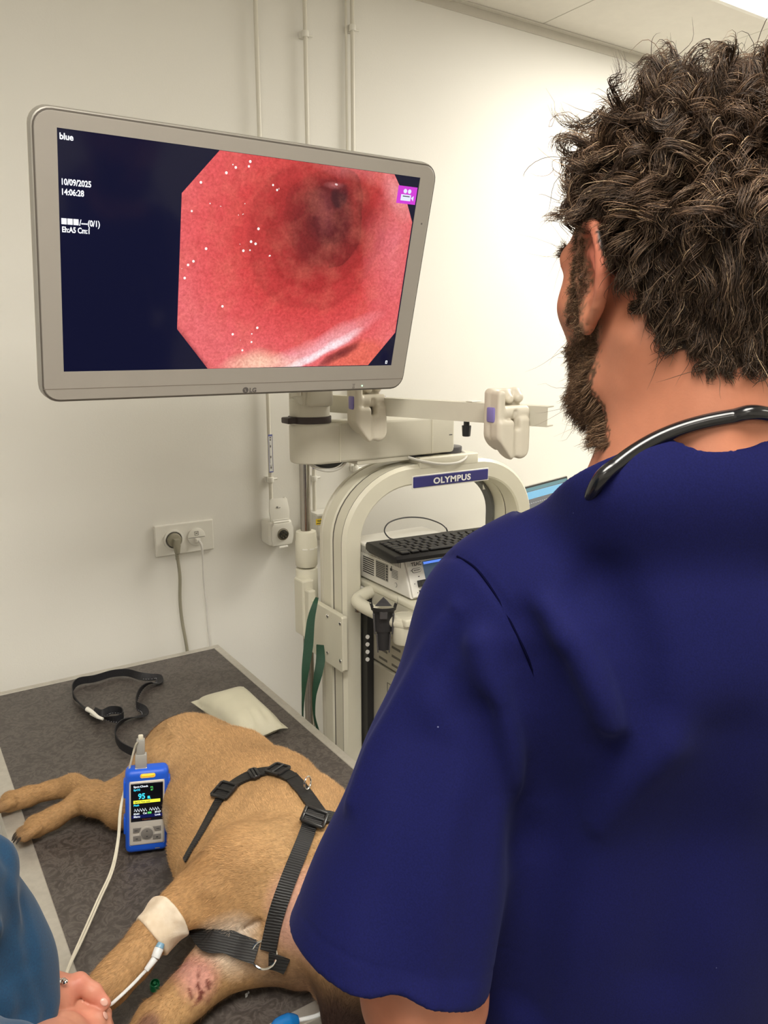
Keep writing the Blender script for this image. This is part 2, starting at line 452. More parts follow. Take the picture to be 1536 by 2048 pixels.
# blue edged paper label on the first pipe
STK = M('paper_label', (.78, .78, .76), .5)
BLUEPR = M('blue_print', (.12, .13, .36), .5)
def pipe_label(x, z0, z1, label):
    t = thing('pipe_label', label, 'label', (x, WY-.024, z0))
    MB().box((x-.0062, WY-.0238, z0), (x+.0062, WY-.0228, z1)).out('label_sheet', STK, t)
    m = MB()
    for xa in (-.0062, .0054): m.box((x+xa, WY-.0244, z0), (x+xa+.0008, WY-.0238, z1))
    for z in (z0, z1-.0045): m.box((x-.0055, WY-.0244, z), (x+.0055, WY-.0238, z+.0028 if z == z0 else z+.0045))
    m.out('printed_border', BLUEPR, t)
    m = MB()
    for k, (fz, hh, ww) in enumerate([(.90, .004, .004), (.84, .004, .004), (.66, .006, .003), (.38, .006, .003), (.10, .005, .004)]):
        z = z0+(z1-z0)*fz; m.box((x-ww/2, WY-.0244, z), (x+ww/2, WY-.0238, z+hh))
    m.box((x-.003, WY-.0244, z0+(z1-z0)*.25), (x-.0024, WY-.0238, z0+(z1-z0)*.8))
    for s_ in (-1, 1): m.box((-.0003, 0, 0), (.0003, .0006, .006), M=Matrix.Translation((x, WY-.0244, z0+(z1-z0)*.15)) @ Matrix.Rotation(s_*.5, 4, 'Y'))
    m.out('printed_marks', GREYPR, t)
a = onY(535, 945, WY-.02)[2]; b = onY(535, 869, WY-.02)[2]
pipe_label(.884, a, b, 'narrow printed label with blue edges stuck on the leftmost wall pipe')
pipe_label(1.017, 1.303, 1.41, 'narrow printed label on the middle wall pipe, mostly behind the monitor arm')
def prism_box(m, x0, x1, z0, z1, d, bev=.006): m.box((x0, WY-d, z0), (x1, WY, z1), bev, 3)
# open oxygen outlet
t = thing('gas_outlet', 'small white wall outlet with raised lid showing a round metal coupling', 'outlet', (.885, WY, 1.13))
MB().box((.856, WY-.062, 1.108), (.926, WY, 1.178), .010, 3).out('body', WHITEP, t, True)
m = MB()
m.poly([(.862+.0, WY-.064, 1.112), (.918, WY-.064, 1.112), (.923, WY-.064, 1.13), (.923, WY-.064, 1.158), (.916, WY-.064, 1.172), (.866, WY-.064, 1.172), (.859, WY-.064, 1.158), (.859, WY-.064, 1.13)], (0, -.006, 0), .002)
m.out('front_rim', WHITEP, t, True)
MB().cyl((.891, WY-.069, 1.142), (.891, WY-.073, 1.142), .0165, n=32, bev=.001).out('coupling_ring', STEEL, t, True)
m = MB().cyl((.891, WY-.073, 1.142), (.891, WY-.0745, 1.142), .0125, n=28); m.out('coupling_recess', M('coupling_dark', (.09, .09, .085), .3, .8), t, True)
m = MB()
for k in range(6):
    aa = k*PI/3+.3; m.cyl((.891+.008*math.cos(aa), WY-.0745, 1.142+.008*math.sin(aa)), (.891+.008*math.cos(aa), WY-.077, 1.142+.008*math.sin(aa)), .0022, n=10)
m.cyl((.891, WY-.0745, 1.142), (.891, WY-.077, 1.142), .0035, n=12); m.out('coupling_pins', CHROME, t, True)
Ml = Matrix.Translation((.891, WY-.058, 1.174)) @ Matrix.Rotation(-.16, 4, 'X')
m = MB().poly([Ml @ Vector(p) for p in [(-.027, 0, 0), (.027, 0, 0), (.030, 0, .03), (.026, 0, .060), (.019, 0, .066), (.016, 0, .062), (-.016, 0, .062), (-.019, 0, .066), (-.026, 0, .060), (-.030, 0, .03)]], Ml.to_3x3() @ Vector((0, .005, 0)), .0015)
lid = m.out('lid', WHITEP, t, True)
MB().box((-.024, -.0035, .004), (.024, 0, .007), .001, 1, M=Ml).out('lid_ridge', WHITEP, lid)
m = MB().cyl(Ml @ Vector((-.006, -.001, .040)), Ml @ Vector((-.006, -.0018, .040)), .0028, n=12)
m.cyl(Ml @ Vector((.001, -.001, .0385)), Ml @ Vector((.001, -.0018, .0385)), .0014, n=10)
m.out('lid_print', GREYPR, lid)
MB().box((.878, WY-.075, 1.104), (.904, WY-.062, 1.110), .002).out('latch', WHITEP, t)
MB().cyl((.868, WY-.060, 1.174), (.914, WY-.060, 1.174), .004, n=12).out('hinge', WHITEP, t, True)
# second outlet box with yellow sticker
t = thing('gas_outlet', 'closed white wall outlet with a yellow sticker beside the steel pole', 'outlet', (1.03, WY, 1.13))
MB().box((1.003, WY-.055, 1.112), (1.095, WY, 1.180), .006, 3).out('body', WHITEP, t, True)
MB().box((1.001, WY-.060, 1.172), (1.097, WY-.001, 1.182), .003).out('lid', WHITEP, t, True)
MB().box((1.025, WY-.0612, 1.104), (1.05, WY-.050, 1.113), .002).out('latch', WHITEP, t)
sx0 = onY(632, 1045, WY-.056)[0]; sz = onY(632, 1045, WY-.056)[2]
y_ = MB().box((sx0, WY-.0566, sz-.007), (sx0+.03, WY-.055, sz+.009)).out('sticker', YELLOW, t)
text('Vide', .008, (sx0+.0035, WY-.0569, sz+.001), (1, 0, 0), (0, 0, 1), LETTERK, y_, bold=.0002)
MB().box((sx0+.002, WY-.0569, sz-.0045), (sx0+.028, WY-.0566, sz-.002)).out('print_line', LETTERK, y_)
# double wall socket
t = thing('wall_socket', 'double white wall socket plate above the table', 'socket', (.641, WY, 1.15))
MB().box((.563, WY-.010, 1.112), (.719, WY, 1.194), .003, 2).out('plate', WHITEP, t)
m = MB().lathe([(.0265, 0), (.0265, .003), (.0245, .0035), (.0215, .0035), (.0205, -.012)], (.611, WY-.010, 1.153), (0, -1, 0), 40); m.out('round_insert', WHITEP, t, True)
MB().cyl((.611, WY-.002, 1.153), (.611, WY-.0105, 1.153), .0203, n=36).out('socket_well', M('socket_well', (.22, .21, .19), .5), t, True)
MB().cyl((.671, WY-.010, 1.153), (.671, WY-.0135, 1.153), .0235, n=40, bev=.001).out('network_insert', WHITEP, t, True)
m = MB().box((.649, WY-.0145, 1.1515), (.693, WY-.0130, 1.1525)).box((.666, WY-.0142, 1.157), (.6668, WY-.0130, 1.168)).box((.6752, WY-.0142, 1.157), (.676, WY-.0130, 1.168)).box((.666, WY-.0142, 1.157), (.676, WY-.0130, 1.1578)).box((.666, WY-.0142, 1.1672), (.676, WY-.0130, 1.168)).box((.669, WY-.0142, 1.161), (.673, WY-.0130, 1.1635))
m.out('insert_lines', GREYPR, t)
PLUG = M('grey_rubber', (.30, .28, .21), .5)
t = thing('power_cord', 'grey power cord plugged into the left side of the wall socket', 'cord', (.611, WY, 1.12))
m = MB().cyl((.611, WY-.010, 1.153), (.611, WY-.026, 1.153), .0188, .0165, n=28, bev=.002)
m.poly([(.604, WY-.024, 1.160), (.618, WY-.024, 1.160), (.619, WY-.024, 1.142), (.616, WY-.024, 1.122), (.606, WY-.024, 1.122), (.603, WY-.024, 1.142)], (0, -.018, 0), .003)
m.lathe([(.0058, 0), (.0058, .004), (.0046, .005), (.0055, .006), (.0055, .010), (.0044, .011), (.0052, .012), (.0050, .018), (.0036, .020)], (.611, WY-.033, 1.124), (0, 0, -1), 16)
m.out('plug', PLUG, t, True)
MB().tube([(.611, WY-.033, 1.11), (.614, WY-.034, 1.06), (.612, WY-.03, 1.0), (.614, WY-.03, .94), (.622, WY-.035, .85), (.63, WY-.03, .70), (.62, WY-.03, .3), (.60, WY-.03, .01)], .0042, 12).out('cable', PLUG, t, True)
WCAB = M('white_cable', (.72, .70, .66), .45)
t = thing('network_cable', 'thin white cable hanging from the right side of the wall socket', 'cable', (.671, WY, 1.13))
m = MB().box((.665, WY-.028, 1.139), (.677, WY-.012, 1.150), .0015); m.out('connector', WHITEP, t)
MB().tube([(.671, WY-.026, 1.145), (.6745, WY-.036, 1.136), (.677, WY-.034, 1.11), (.680, WY-.024, 1.04), (.685, WY-.02, .97), (.687, WY-.02, .90), (.69, WY-.02, .8), (.69, WY-.02, .3), (.68, WY-.02, .01)], [.0034, .0034, .0022, .0020, .0020, .0020, .0020, .0020, .0020], 10).out('cable', WCAB, t, True)

# ------------------------------------------------------------------ examination table
LAM = NT('mottled_laminate')
co = LAM.n('ShaderNodeTexCoord').outputs['Object']
f1 = LAM.noise(48, 6, co, .60, 2.2); f2 = LAM.noise(9, 3, co)
c1 = LAM.ramp(f1, [(.34, (.040, .033, .029)), (.47, (.064, .053, .047)), (.57, (.135, .115, .102)), (.64, (.074, .062, .055)), (.75, (.048, .040, .036))])
LAM.l(LAM.mix(.35, c1, LAM.ramp(f2, [(.3, (.052, .043, .038)), (.7, (.092, .079, .070))])), LAM.b.inputs['Base Color'])
LAM.b.inputs['Roughness'].default_value = .42; LAM.bump(f1, .08, .0005); LAM = LAM.m
ALU = M('brushed_aluminium', (.55, .52, .46), .38, .55, vary=.06, vscale=90)
tb = thing('examination_table', 'grey mottled exam table with metal edging, dog lying on it', 'table', (.40, 1.28, 0))
TX0, TX1, TY0, TY1 = .105, .690, .690, 1.853
MB().box((TX0+.004, TY0+.004, TZ-.030), (TX1-.004, TY1-.004, TZ), .001, 1).out('tabletop', LAM, tb)
def edge(lo, hi): MB().box(lo, hi, .0015, 2).out('metal_edge', ALU, tb)
e_ = .0016
edge((TX0-.002, TY0+.022, TZ-.034), (TX0+.030, TY1-.016, TZ+e_)); edge((TX1-.016, TY0+.022, TZ-.034), (TX1+.002, TY1-.016, TZ+e_))
edge((TX0-.002, TY1-.016, TZ-.034), (TX1+.002, TY1+.002, TZ+e_)); edge((TX0-.002, TY0-.002, TZ-.034), (TX1+.002, TY0+.022, TZ+e_))
for x in (TX0+.05, TX1-.05):
    for y in (TY0+.10, TY1-.10):
        MB().box((x-.02, y-.02, .02), (x+.02, y+.02, TZ-.034), .003).out('leg', ALU, tb)
        MB().cyl((x, y, 0), (x, y, .02), .024, n=20, bev=.002).out('foot', BLACK, tb, True)
MB().box((TX0+.03, TY0+.08, TZ-.09), (TX1-.03, TY1-.08, TZ-.034), .004).out('apron', ALU, tb)

# ------------------------------------------------------------------ monitor
ax = Vector((1, 0, 0)); up = Vector((0, -.268, .9634)).normalized(); nn = ax.cross(up)      # nn faces the viewer
TL = Vector((.251, 1.181, 1.929))
MM = Matrix(((ax.x, up.x, nn.x, TL.x), (ax.y, up.y, nn.y, TL.y), (ax.z, up.z, nn.z, TL.z), (0, 0, 0, 1)))
def mp(x, y, z=0.0): return MM @ Vector((x, y, z))
def rrect(x0, x1, y0, y1, r, k=7):
    o = []
    for cx_, cy_, a0 in ((x1-r, y1-r, 0), (x0+r, y1-r, 90), (x0+r, y0+r, 180), (x1-r, y0+r, 270)):
        for i in range(k): a = math.radians(a0+90*i/(k-1)); o.append((cx_+r*math.cos(a), cy_+r*math.sin(a)))
    return o
mon = thing('monitor', 'large flat monitor showing a pink endoscope image of an airway', 'monitor', mp(.30, -.18, -.03))
BX0, BX1, BY0, BY1 = -.0318, .6305, -.3838, .0235
m = MB()
def ringf(m, A, za, B, zb):
    a = [m.bm.verts.new(mp(x, y, za)) for x, y in A]; b = [m.bm.verts.new(mp(x, y, zb)) for x, y in B]; n = len(A)
    for i in range(n): m.bm.faces.new((a[i], a[(i+1) % n], b[(i+1) % n], b[i]))
    return a, b
# front bezel: flat frame with screen opening
outer = rrect(BX0+.004, BX1-.004, BY0+.004, BY1-.004, .022)
inner = []
for x, y in outer:   # project the outer outline onto the opening rectangle
    inner.append((min(max(x, 0.0), .597), min(max(y, -.336), 0.0)))
m = MB(); a, b = ringf(m, outer, .0015, inner, .0015); ringf(m, inner, .0015, inner, -.003)
ringf(m, rrect(BX0+.0015, BX1-.0015, BY0+.0015, BY1-.0015, .0245), -.001, outer, .0015)
bmesh.ops.remove_doubles(m.bm, verts=m.bm.verts, dist=.00005)
m.out('bezel', BEZEL, mon)
m = MB()
ringf(m, rrect(BX0+.0015, BX1-.0015, BY0+.0015, BY1-.0015, .0245), -.001, rrect(BX0-.0005, BX1+.0005, BY0-.0005, BY1+.0005, .026), -.0022)
a, b = ringf(m, rrect(BX0-.0005, BX1+.0005, BY0-.0005, BY1+.0005, .026), -.0022, rrect(BX0-.002, BX1+.002, BY0-.002, BY1+.002, .026), -.016)
bmesh.ops.remove_doubles(m.bm, verts=m.bm.verts, dist=.00005)
m.out('housing_rim', GROOVE if False else RIM, mon, True, 25)
m = MB(); prof = [(0.0, -.014), (.0, -.030), (.012, -.036), (.05, -.042), (.10, -.060)]
prev = None
for ins_, z in prof:
    R_ = rrect(BX0+ins_, BX1-ins_, BY0+ins_*.8, BY1-ins_*.8, .024)
    cur = [m.bm.verts.new(mp(x, y, z)) for x, y in R_]
    if prev:
        for i in range(len(cur)): m.bm.faces.new((prev[i], prev[(i+1) % len(cur)], cur[(i+1) % len(cur)], cur[i]))
    prev = cur
m.bm.faces.new(prev); m.out('back_housing', CREAM2, mon, True, 35)
m = MB().box((BX0+.002, -.3632, .0010), (BX1-.002, -.3622, .0018), M=MM); m.out('seam_line', M('seam_brown', (.20, .17, .14), .6), mon)
# thin dark gasket around the front outline and around the glass
m = MB()
o1 = rrect(BX0+.0028, BX1-.0028, BY0+.0028, BY1-.0028, .0232); o2 = rrect(BX0+.0008, BX1-.0008, BY0+.0008, BY1-.0008, .0252)
ringf(m, o1, .0012, o2, .0006); m.out('outline_gasket', M('gasket', (.10, .085, .07), .7), mon)
SCRN = NT('screen_dark'); SCRN.b.inputs['Base Color'].default_value = (.004, .004, .006, 1); SCRN.b.inputs['Roughness'].default_value = .10; SCRN.b.inputs['Specular IOR Level'].default_value = .25
SCRN.b.inputs['Emission Color'].default_value = (.0025, .0032, .018, 1); SCRN.b.inputs['Emission Strength'].default_value = 1.0
scr = put('screen', bm_mesh(MB().box((0, -.336, -.003), (.597, 0, 0), M=MM).bm), SCRN.m, mon)
MB().box((-.0015, -.3375, -.0005), (.5985, .0015, .0002), M=MM)  # (shape kept inside the bezel lip)
# endoscope picture: an octagonal area of the screen with its own image
E = NT('endoscope_image'); g = E
uv = g.n('ShaderNodeTexCoord').outputs['UV']
nz = g.n('ShaderNodeTexNoise'); nz.inputs['Scale'].default_value = 9; nz.inputs['Detail'].default_value = 3; g.l(uv, nz.inputs['Vector'])
wob = g.n('ShaderNodeVectorMath', operation='MULTIPLY_ADD'); g.l(nz.outputs['Color'], wob.inputs[0]); wob.inputs[1].default_value = (.05, .05, 0); wob.inputs[2].default_value = (-.025, -.025, 0)
w2 = g.n('ShaderNodeVectorMath', operation='ADD'); g.l(uv, w2.inputs[0]); g.l(wob.outputs[0], w2.inputs[1])
sp = g.n('ShaderNodeSeparateXYZ'); g.l(w2.outputs[0], sp.inputs[0]); U_, V_ = sp.outputs[0], sp.outputs[1]
def dist(cx_, cy_, sx, sy, rot=0):
    cr, sr = math.cos(rot), math.sin(rot)
    dx = g.math('SUBTRACT', U_, cx_); dy = g.math('SUBTRACT', V_, cy_)
    a_ = g.math('MULTIPLY', g.math('MULTIPLY_ADD', dx, cr, g.math('MULTIPLY', dy, sr)), 1/sx)
    b_ = g.math('MULTIPLY', g.math('MULTIPLY_ADD', dy, cr, g.math('MULTIPLY', dx, -sr)), 1/sy)
    return g.math('SQRT', g.math('ADD', g.math('MULTIPLY', a_, a_), g.math('MULTIPLY', b_, b_)))
fine = g.noise(210, 6, uv, .65); mid = g.noise(22, 4, uv, .6); vein = g.noise(70, 5, uv, .7, 1.5)
# tunnel: nested off-centre rings
d1 = dist(.418, -.100, .27, .24)
base = g.ramp(d1, [(0, (.13, .010, .012)), (.20, (.24, .018, .019)), (.36, (.44, .034, .034)), (.55, (.64, .062, .062)), (.80, (.75, .105, .110)), (1.0, (.80, .16, .17))])
dR = dist(.425, -.082, .080, .078, .1)
base = g.mix(g.ramp(dR, [(0, (.8,)*3), (.75, (.6,)*3), (1.0, (.25,)*3), (1.25, (0, 0, 0))]), base, (.17, .014, .016))
d2 = dist(.428, -.072, .052, .058, .15)
m2 = g.ramp(g.math('ADD', d2, g.math('MULTIPLY', g.math('SUBTRACT', vein, .5), .3)), [(.0, (1, 1, 1)), (.7, (.8,)*3), (1.05, (0, 0, 0))])
base = g.mix(m2, base, (.10, .010, .014))
d3b = dist(.416, -.070, .025, .036, .2)
base = g.mix(g.ramp(d3b, [(.0, (.6,)*3), (.5, (.35,)*3), (1.0, (0, 0, 0))]), base, (.22, .045, .052))
d3 = dist(.444, -.048, .019, .024, 0)
base = g.mix(g.ramp(d3, [(.0, (1, 1, 1)), (.75, (.92,)*3), (1.05, (0, 0, 0))]), base, (.050, .008, .014))
d3c = dist(.431, -.030, .020, .007, .1)
base = g.mix(g.ramp(d3c, [(.0, (.6,)*3), (1.0, (0, 0, 0))]), base, (.62, .22, .22))
d3d = dist(.434, -.0275, .0032, .0022, 0)
base = g.mix(g.ramp(d3d, [(.6, (1,)*3), (1.0, (0, 0, 0))]), base, (1, .85, .85))
# crescent shade on the right of the lumen
d4 = dist(.438, -.083, .056, .080, 0)
rg = g.ramp(d4, [(.78, (0, 0, 0)), (.97, (.85,)*3), (1.12, (0, 0, 0))])
right = g.math('MULTIPLY', g.math('GREATER_THAN', U_, .44), rg)
base = g.mix(g.math('MULTIPLY', right, .85), base, (.11, .008, .010))
for rr_ in (1.45, 1.95, 2.5):
    dq = dist(.428-.006*rr_, -.078-.012*rr_, .052*rr_, .050*rr_, .2)
    base = g.mix(g.ramp(dq, [(.76, (0, 0, 0)), (.95, (.32,)*3), (1.06, (0, 0, 0))]), base, (.28, .018, .018))
# light from the right, folds and wet highlights along the bottom
d5 = dist(.565, -.12, .07, .16, 0); base = g.mix(g.ramp(d5, [(0, (.6,)*3), (1, (0, 0, 0))]), base, (.86, .27, .31))
d6 = dist(.515, -.325, .075, .045, .3); base = g.mix(g.ramp(d6, [(0, (.95,)*3), (.7, (.8,)*3), (1, (0, 0, 0))]), base, (.78, .15, .10))
d7 = dist(.415, -.305, .17, .026, .42); base = g.mix(g.ramp(d7, [(0, (.85,)*3), (.35, (.7,)*3), (1, (0, 0, 0))]), base, (.95, .48, .52))
d8 = dist(.425, -.312, .12, .011, .46); base = g.mix(g.ramp(d8, [(0, (1,)*3), (.5, (.75,)*3), (1, (0, 0, 0))]), base, (1, .88, .92))
d9 = dist(.475, -.314, .060, .011, .55); base = g.mix(g.ramp(d9, [(0, (.95,)*3), (.6, (.7,)*3), (1, (0, 0, 0))]), base, (.14, .016, .02))
dA = dist(.325, -.328, .085, .026, .1); base = g.mix(g.ramp(dA, [(0, (.95,)*3), (.4, (.7,)*3), (1, (0, 0, 0))]), base, (1, .66, .48))
dB = dist(.195, -.305, .070, .018, -.95); base = g.mix(g.ramp(dB, [(0, (.95,)*3), (.5, (.7,)*3), (1, (0, 0, 0))]), base, (.10, .012, .018))
dC = dist(.47, .0, .10, .026, -.2); base = g.mix(g.ramp(dC, [(0, (.6,)*3), (1, (0, 0, 0))]), base, (.84, .27, .27))
dD = dist(.555, -.035, .055, .035, -.8); base = g.mix(g.ramp(dD, [(0, (.7,)*3), (1, (0, 0, 0))]), base, (.92, .46, .46))
base = g.mix(g.ramp(mid, [(.45, (0, 0, 0)), (.70, (.22,)*3)]), base, (.82, .24, .16))
base = g.mix(1.0, base, g.ramp(fine, [(.30, (.80, .72, .72)), (.65, (1.10, 1.12, 1.12))]), 'MULTIPLY')
base = g.mix(1.0, base, g.ramp(vein, [(.35, (.86, .76, .76)), (.60, (1.06, 1.06, 1.06))]), 'MULTIPLY')
vor = g.n('ShaderNodeTexVoronoi'); vor.inputs['Scale'].default_value = 75; g.l(uv, vor.inputs['Vector'])
dots = g.math('LESS_THAN', vor.outputs['Distance'], .16)
msk = g.math('GREATER_THAN', g.noise(13, 2, uv), .575)
dE = dist(.245, -.06, .06, .055, .5); near = g.math('LESS_THAN', dE, .8)
left = g.math('LESS_THAN', U_, .34)
mm_ = g.math('MULTIPLY', dots, g.math('MAXIMUM', g.math('MULTIPLY', near, g.math('GREATER_THAN', g.noise(30, 2, uv), .5)), g.math('MULTIPLY', left, msk)))
base = g.mix(mm_, base, (1, .93, .90))
g.l(base, g.b.inputs['Emission Color']); g.b.inputs['Emission Strength'].default_value = .84; g.b.inputs['Specular IOR Level'].default_value = .25
g.b.inputs['Base Color'].default_value = (.01, .004, .004, 1); g.b.inputs['Roughness'].default_value = .12
oct_ = [(.1735, -.0655), (.2290, -.0005), (.5432, -.0005), (.5760, -.0405), (.5945, -.0740), (.5945, -.2724), (.5444, -.3345), (.2280, -.3355), (.1735, -.2693)]
def flat(pts, name, mat, parent, z=.0004, MX=MM):
    me = bpy.data.meshes.new('m'); me.from_pydata([MX @ Vector((x, y, z)) for x, y in pts], [], [list(range(len(pts)))][::1])
    if me.polygons[0].normal.dot(MX.to_3x3() @ Vector((0, 0, 1))) < 0: me.flip_normals()
    u = me.uv_layers.new(name='UVMap')
    for lp in me.loops: u.data[lp.index].uv = pts[lp.vertex_index]
    return put(name, me, mat, parent)
flat(oct_[::-1], 'endoscope_picture', E.m, scr, .0004)
LIT = M('screen_white', (.02, .02, .02), .3, emit=(.95, .97, 1), es=1.0)
def stext(s, size, x, y, **k): return text(s, size, mp(x, y, .0006), ax, up, LIT, scr, 'screen_text', **k)
stext('blue', .0112, .0030, -.0135, bold=.0003, sx=.95)
stext('10/09/2025', .0112, .0030, -.0705, bold=.0003, sx=.80)
stext('14:06:28', .0112, .0030, -.0835, bold=.0003, sx=.80)
stext('/---(0/1)', .0112, .0268, -.1225, bold=.0003, sx=.80)
stext('Eh:A5 Cm:1', .0105, .0030, -.1330, bold=.0003, sx=.76)
m = MB()
for k in range(3): m.box((.0028+k*.0080, -.1225, .0004), (.0097+k*.0080, -.1145, .0007), M=MM)
m.out('screen_squares', LIT, scr); m = MB().box((.5825, -.3325, .0004), (.5865, -.3315, .0007), M=MM).box((.5825, -.3275, .0004), (.5865, -.3265, .0007), M=MM).box((.5825, -.3325, .0004), (.5835, -.3265, .0007), M=MM).box((.5855, -.3325, .0004), (.5865, -.3265, .0007), M=MM)
m.out('corner_square', LIT, scr)
MAG = M('screen_magenta', (.02, .0, .02), .3, emit=(.50, .03, .52), es=1.0)
flat([(.5545, -.045), (.5945, -.045), (.5945, -.0165), (.5545, -.0165)], 'record_icon', MAG, scr, .0007)
ICB = M('screen_icon', (.02, .02, .02), .3, emit=(.62, .66, .84), es=1.0)
m = MB().cyl(mp(.570, -.0245, .0007), mp(.570, -.0245, .0010), .0036, n=16).cyl(mp(.579, -.0245, .0007), mp(.579, -.0245, .0010), .0036, n=16)
m.box((.5625, -.0400, .0007), (.5830, -.0300, .0010), M=MM).poly([mp(.584, -.035, .0007), mp(.589, -.031, .0007), mp(.589, -.0395, .0007)], nn*.0003)
m.out('camera_symbol', ICB, scr)
m = MB().box((.566, -.0335, .0010), (.5805, -.0320, .0012), M=MM); m.out('camera_symbol_line', M('icon_dark', (.03, .03, .05), .4), scr)
# logo, marks and power light on the lower bezel
LGK = M('logo_grey', (.10, .09, .085), .4)
m = MB().cyl(mp(.2985, -.3750, .0010), mp(.2985, -.3750, .0019), .0054, n=28); lg = m.out('logo_disc', LGK, mon)
m = MB().box((.2975, -.3765, .0017), (.2983, -.3728, .0021), M=MM).box((.2975, -.3772, .0017), (.3000, -.3765, .0021), M=MM).cyl(mp(.2958, -.3732, .0019), mp(.2958, -.3732, .0021), .0007, n=10)
m.out('logo_face', BEZEL, lg)
text('LG', .0110, mp(.3055, -.3790, .0019), ax, up, LGK, mon, 'logo_letters', bold=.0004)
m = MB().box((.5150, -.3712, .0014), (.5205, -.3704, .0018), M=MM).box((.5160, -.3790, .0014), (.5195, -.3784, .0018), M=MM).box((.5160, -.3762, .0014), (.5195, -.3756, .0018), M=MM).box((.5158, -.3790, .0014), (.5164, -.3756, .0018), M=MM).box((.5191, -.3790, .0014), (.5197, -.3756, .0018), M=MM).box((.5155, -.3738, .0014), (.5200, -.3731, .0018), M=MM)
m.out('button_marks', LGK, mon)
MB().cyl(mp(.5365, -.3745, .0010), mp(.5365, -.3745, .0022), .0013, n=14).out('power_light', M('green_led', (.1, .6, .2), .3, emit=(.45, 1, .5), es=2.5), mon)
MB().cyl(mp(.6145, -.075, .0010), mp(.6145, -.075, .0019), .0016, n=12).out('light_sensor', LGK, mon)

# ------------------------------------------------------------------ endoscopy trolley
XL, XR, YF, YB = .840, 1.408, 1.4480, 1.5500
ZT = 1.372
tr = thing('endoscopy_trolley', 'cream medical cart with an arched frame and blue name plate', 'medical cart', (1.12, 1.5, 0))
def arch_path(off, ztop, r, k=14):
    """outer outline of the arch in x,z, moved inwards by off"""
    x0, x1, zt = XL+off, XR-off, ztop-off
    r = max(r-off, .02); o = [(x0, .12)]
    for i in range(k): a = PI-PI/2*i/(k-1); o.append((x0+r*1.15+r*1.15*math.cos(a), zt-r+r*math.sin(a)))
    for i in range(k): a = PI/2-PI/2*i/(k-1); o.append((x1-r*1.15+r*1.15*math.cos(a), zt-r+r*math.sin(a)))
    o.append((x1, .12)); return o
AR = .165
def arch_band(y0, y1, off0, off1, rnd, name, mat):
    m = MB(); n = None; rings = []
    oo = [arch_path(off0, ZT, AR), arch_path(off0+rnd, ZT, AR), arch_path(off1-rnd*.5, ZT, AR), arch_path(off1, ZT, AR)]
    prof = [(0, y0+rnd), (1, y0), (2, y0), (3, y0+rnd*.5), (3, y1-rnd*.5), (2, y1), (1, y1), (0, y1-rnd)]
    for i in range(len(oo[0])):
        rings.append([m.bm.verts.new((oo[q][i][0], y, oo[q][i][1])) for q, y in prof])
    for A_, B_ in zip(rings, rings[1:]):
        for k in range(8): m.bm.faces.new((A_[k], A_[(k+1) % 8], B_[(k+1) % 8], B_[k]))
    m.bm.faces.new(rings[0]); m.bm.faces.new(rings[-1])
    return m.out(name, mat, tr, True, 40)
arch_band(YF, YF+.052, 0, .047, .008, 'front_arch', CREAM)
arch_band(YF+.0545, YB-.004, 0, .047, .004, 'rear_arch', CREAM)
arch_band(YF+.010, YB-.01, .0035, .044, .001, 'arch_core', GROOVE)
arch_band(YF+.0085, YF+.0100, -.0003, .02, .0003, 'front_seam', GROOVE)
# wide rear skin of the arch, a little set back
arch_band(YB-.002, YB+.012, .001, .05, .003, 'arch_back_trim', CREAM2)
# name plate
m = MB().box((1.027, YF-.0035, 1.3185), (1.252, YF, 1.3445), .002, 2); pl = m.out('name_plate', NAVYP, tr)
m = MB().box((1.0245, YF-.0015, 1.316), (1.2545, YF+.001, 1.347), .0006, 1); m.out('plate_rim', WHITEP, pl)
text('OLYMPUS', .0200, (1.1395, YF-.0042, 1.3240), (1, 0, 0), (0, 0, 1), LETTERW, pl, 'plate_letters', 'CENTER', .0007, 1.22, 1.08)
# block on the arch that carries the monitor arm
m = MB().box((1.046, YF-.001, ZT-.012), (1.222, YF+.085, ZT+.015), .004, 3); m.out('arm_base', CREAM, tr, True)
m = MB().cyl((1.165, YF+.048, ZT+.005), (1.165, YF+.048, 1.402), .034, n=32, bev=.002); m.out('arm_pivot', DARK, tr, True)
# broad monitor arm
AY = 1.455
m = MB()
P0 = onY(606, 925, AY); P1 = onY(910, 906, AY)
ax0, ax1, az0, az1 = .745, 1.160, 1.393, 1.478
pts = []
hw = .045
for i in range(13): a = PI/2+PI*i/12; pts.append((ax0+hw+hw*math.cos(a), AY+.045+hw*math.sin(a)))
pts += [(ax1-.012, AY), (ax1, AY+.012), (ax1, AY+.078), (ax1-.012, AY+.09)]
m.poly([(x, y, az0) for x, y in pts], (0, 0, az1-az0), .006); arm = m.out('monitor_arm', CREAM2, tr, True, 30)
for x in (ax0+.092, ax1-.075): MB().box((x, AY-.0016, az0+.002), (x+.0022, AY+.02, az1+.0006)).out('arm_cover_seam', CREAM, arm)
MB().box((ax1-.024, AY-.0006, 1.4335), (ax1-.015, AY+.001, 1.4355)).out('arm_mark', LETTERK, arm)
MB().box((ax0+.14, AY+.004, az0-.010), (ax1-.135, AY+.070, az0), .002).out('arm_underside_tray', CREAM2, arm)
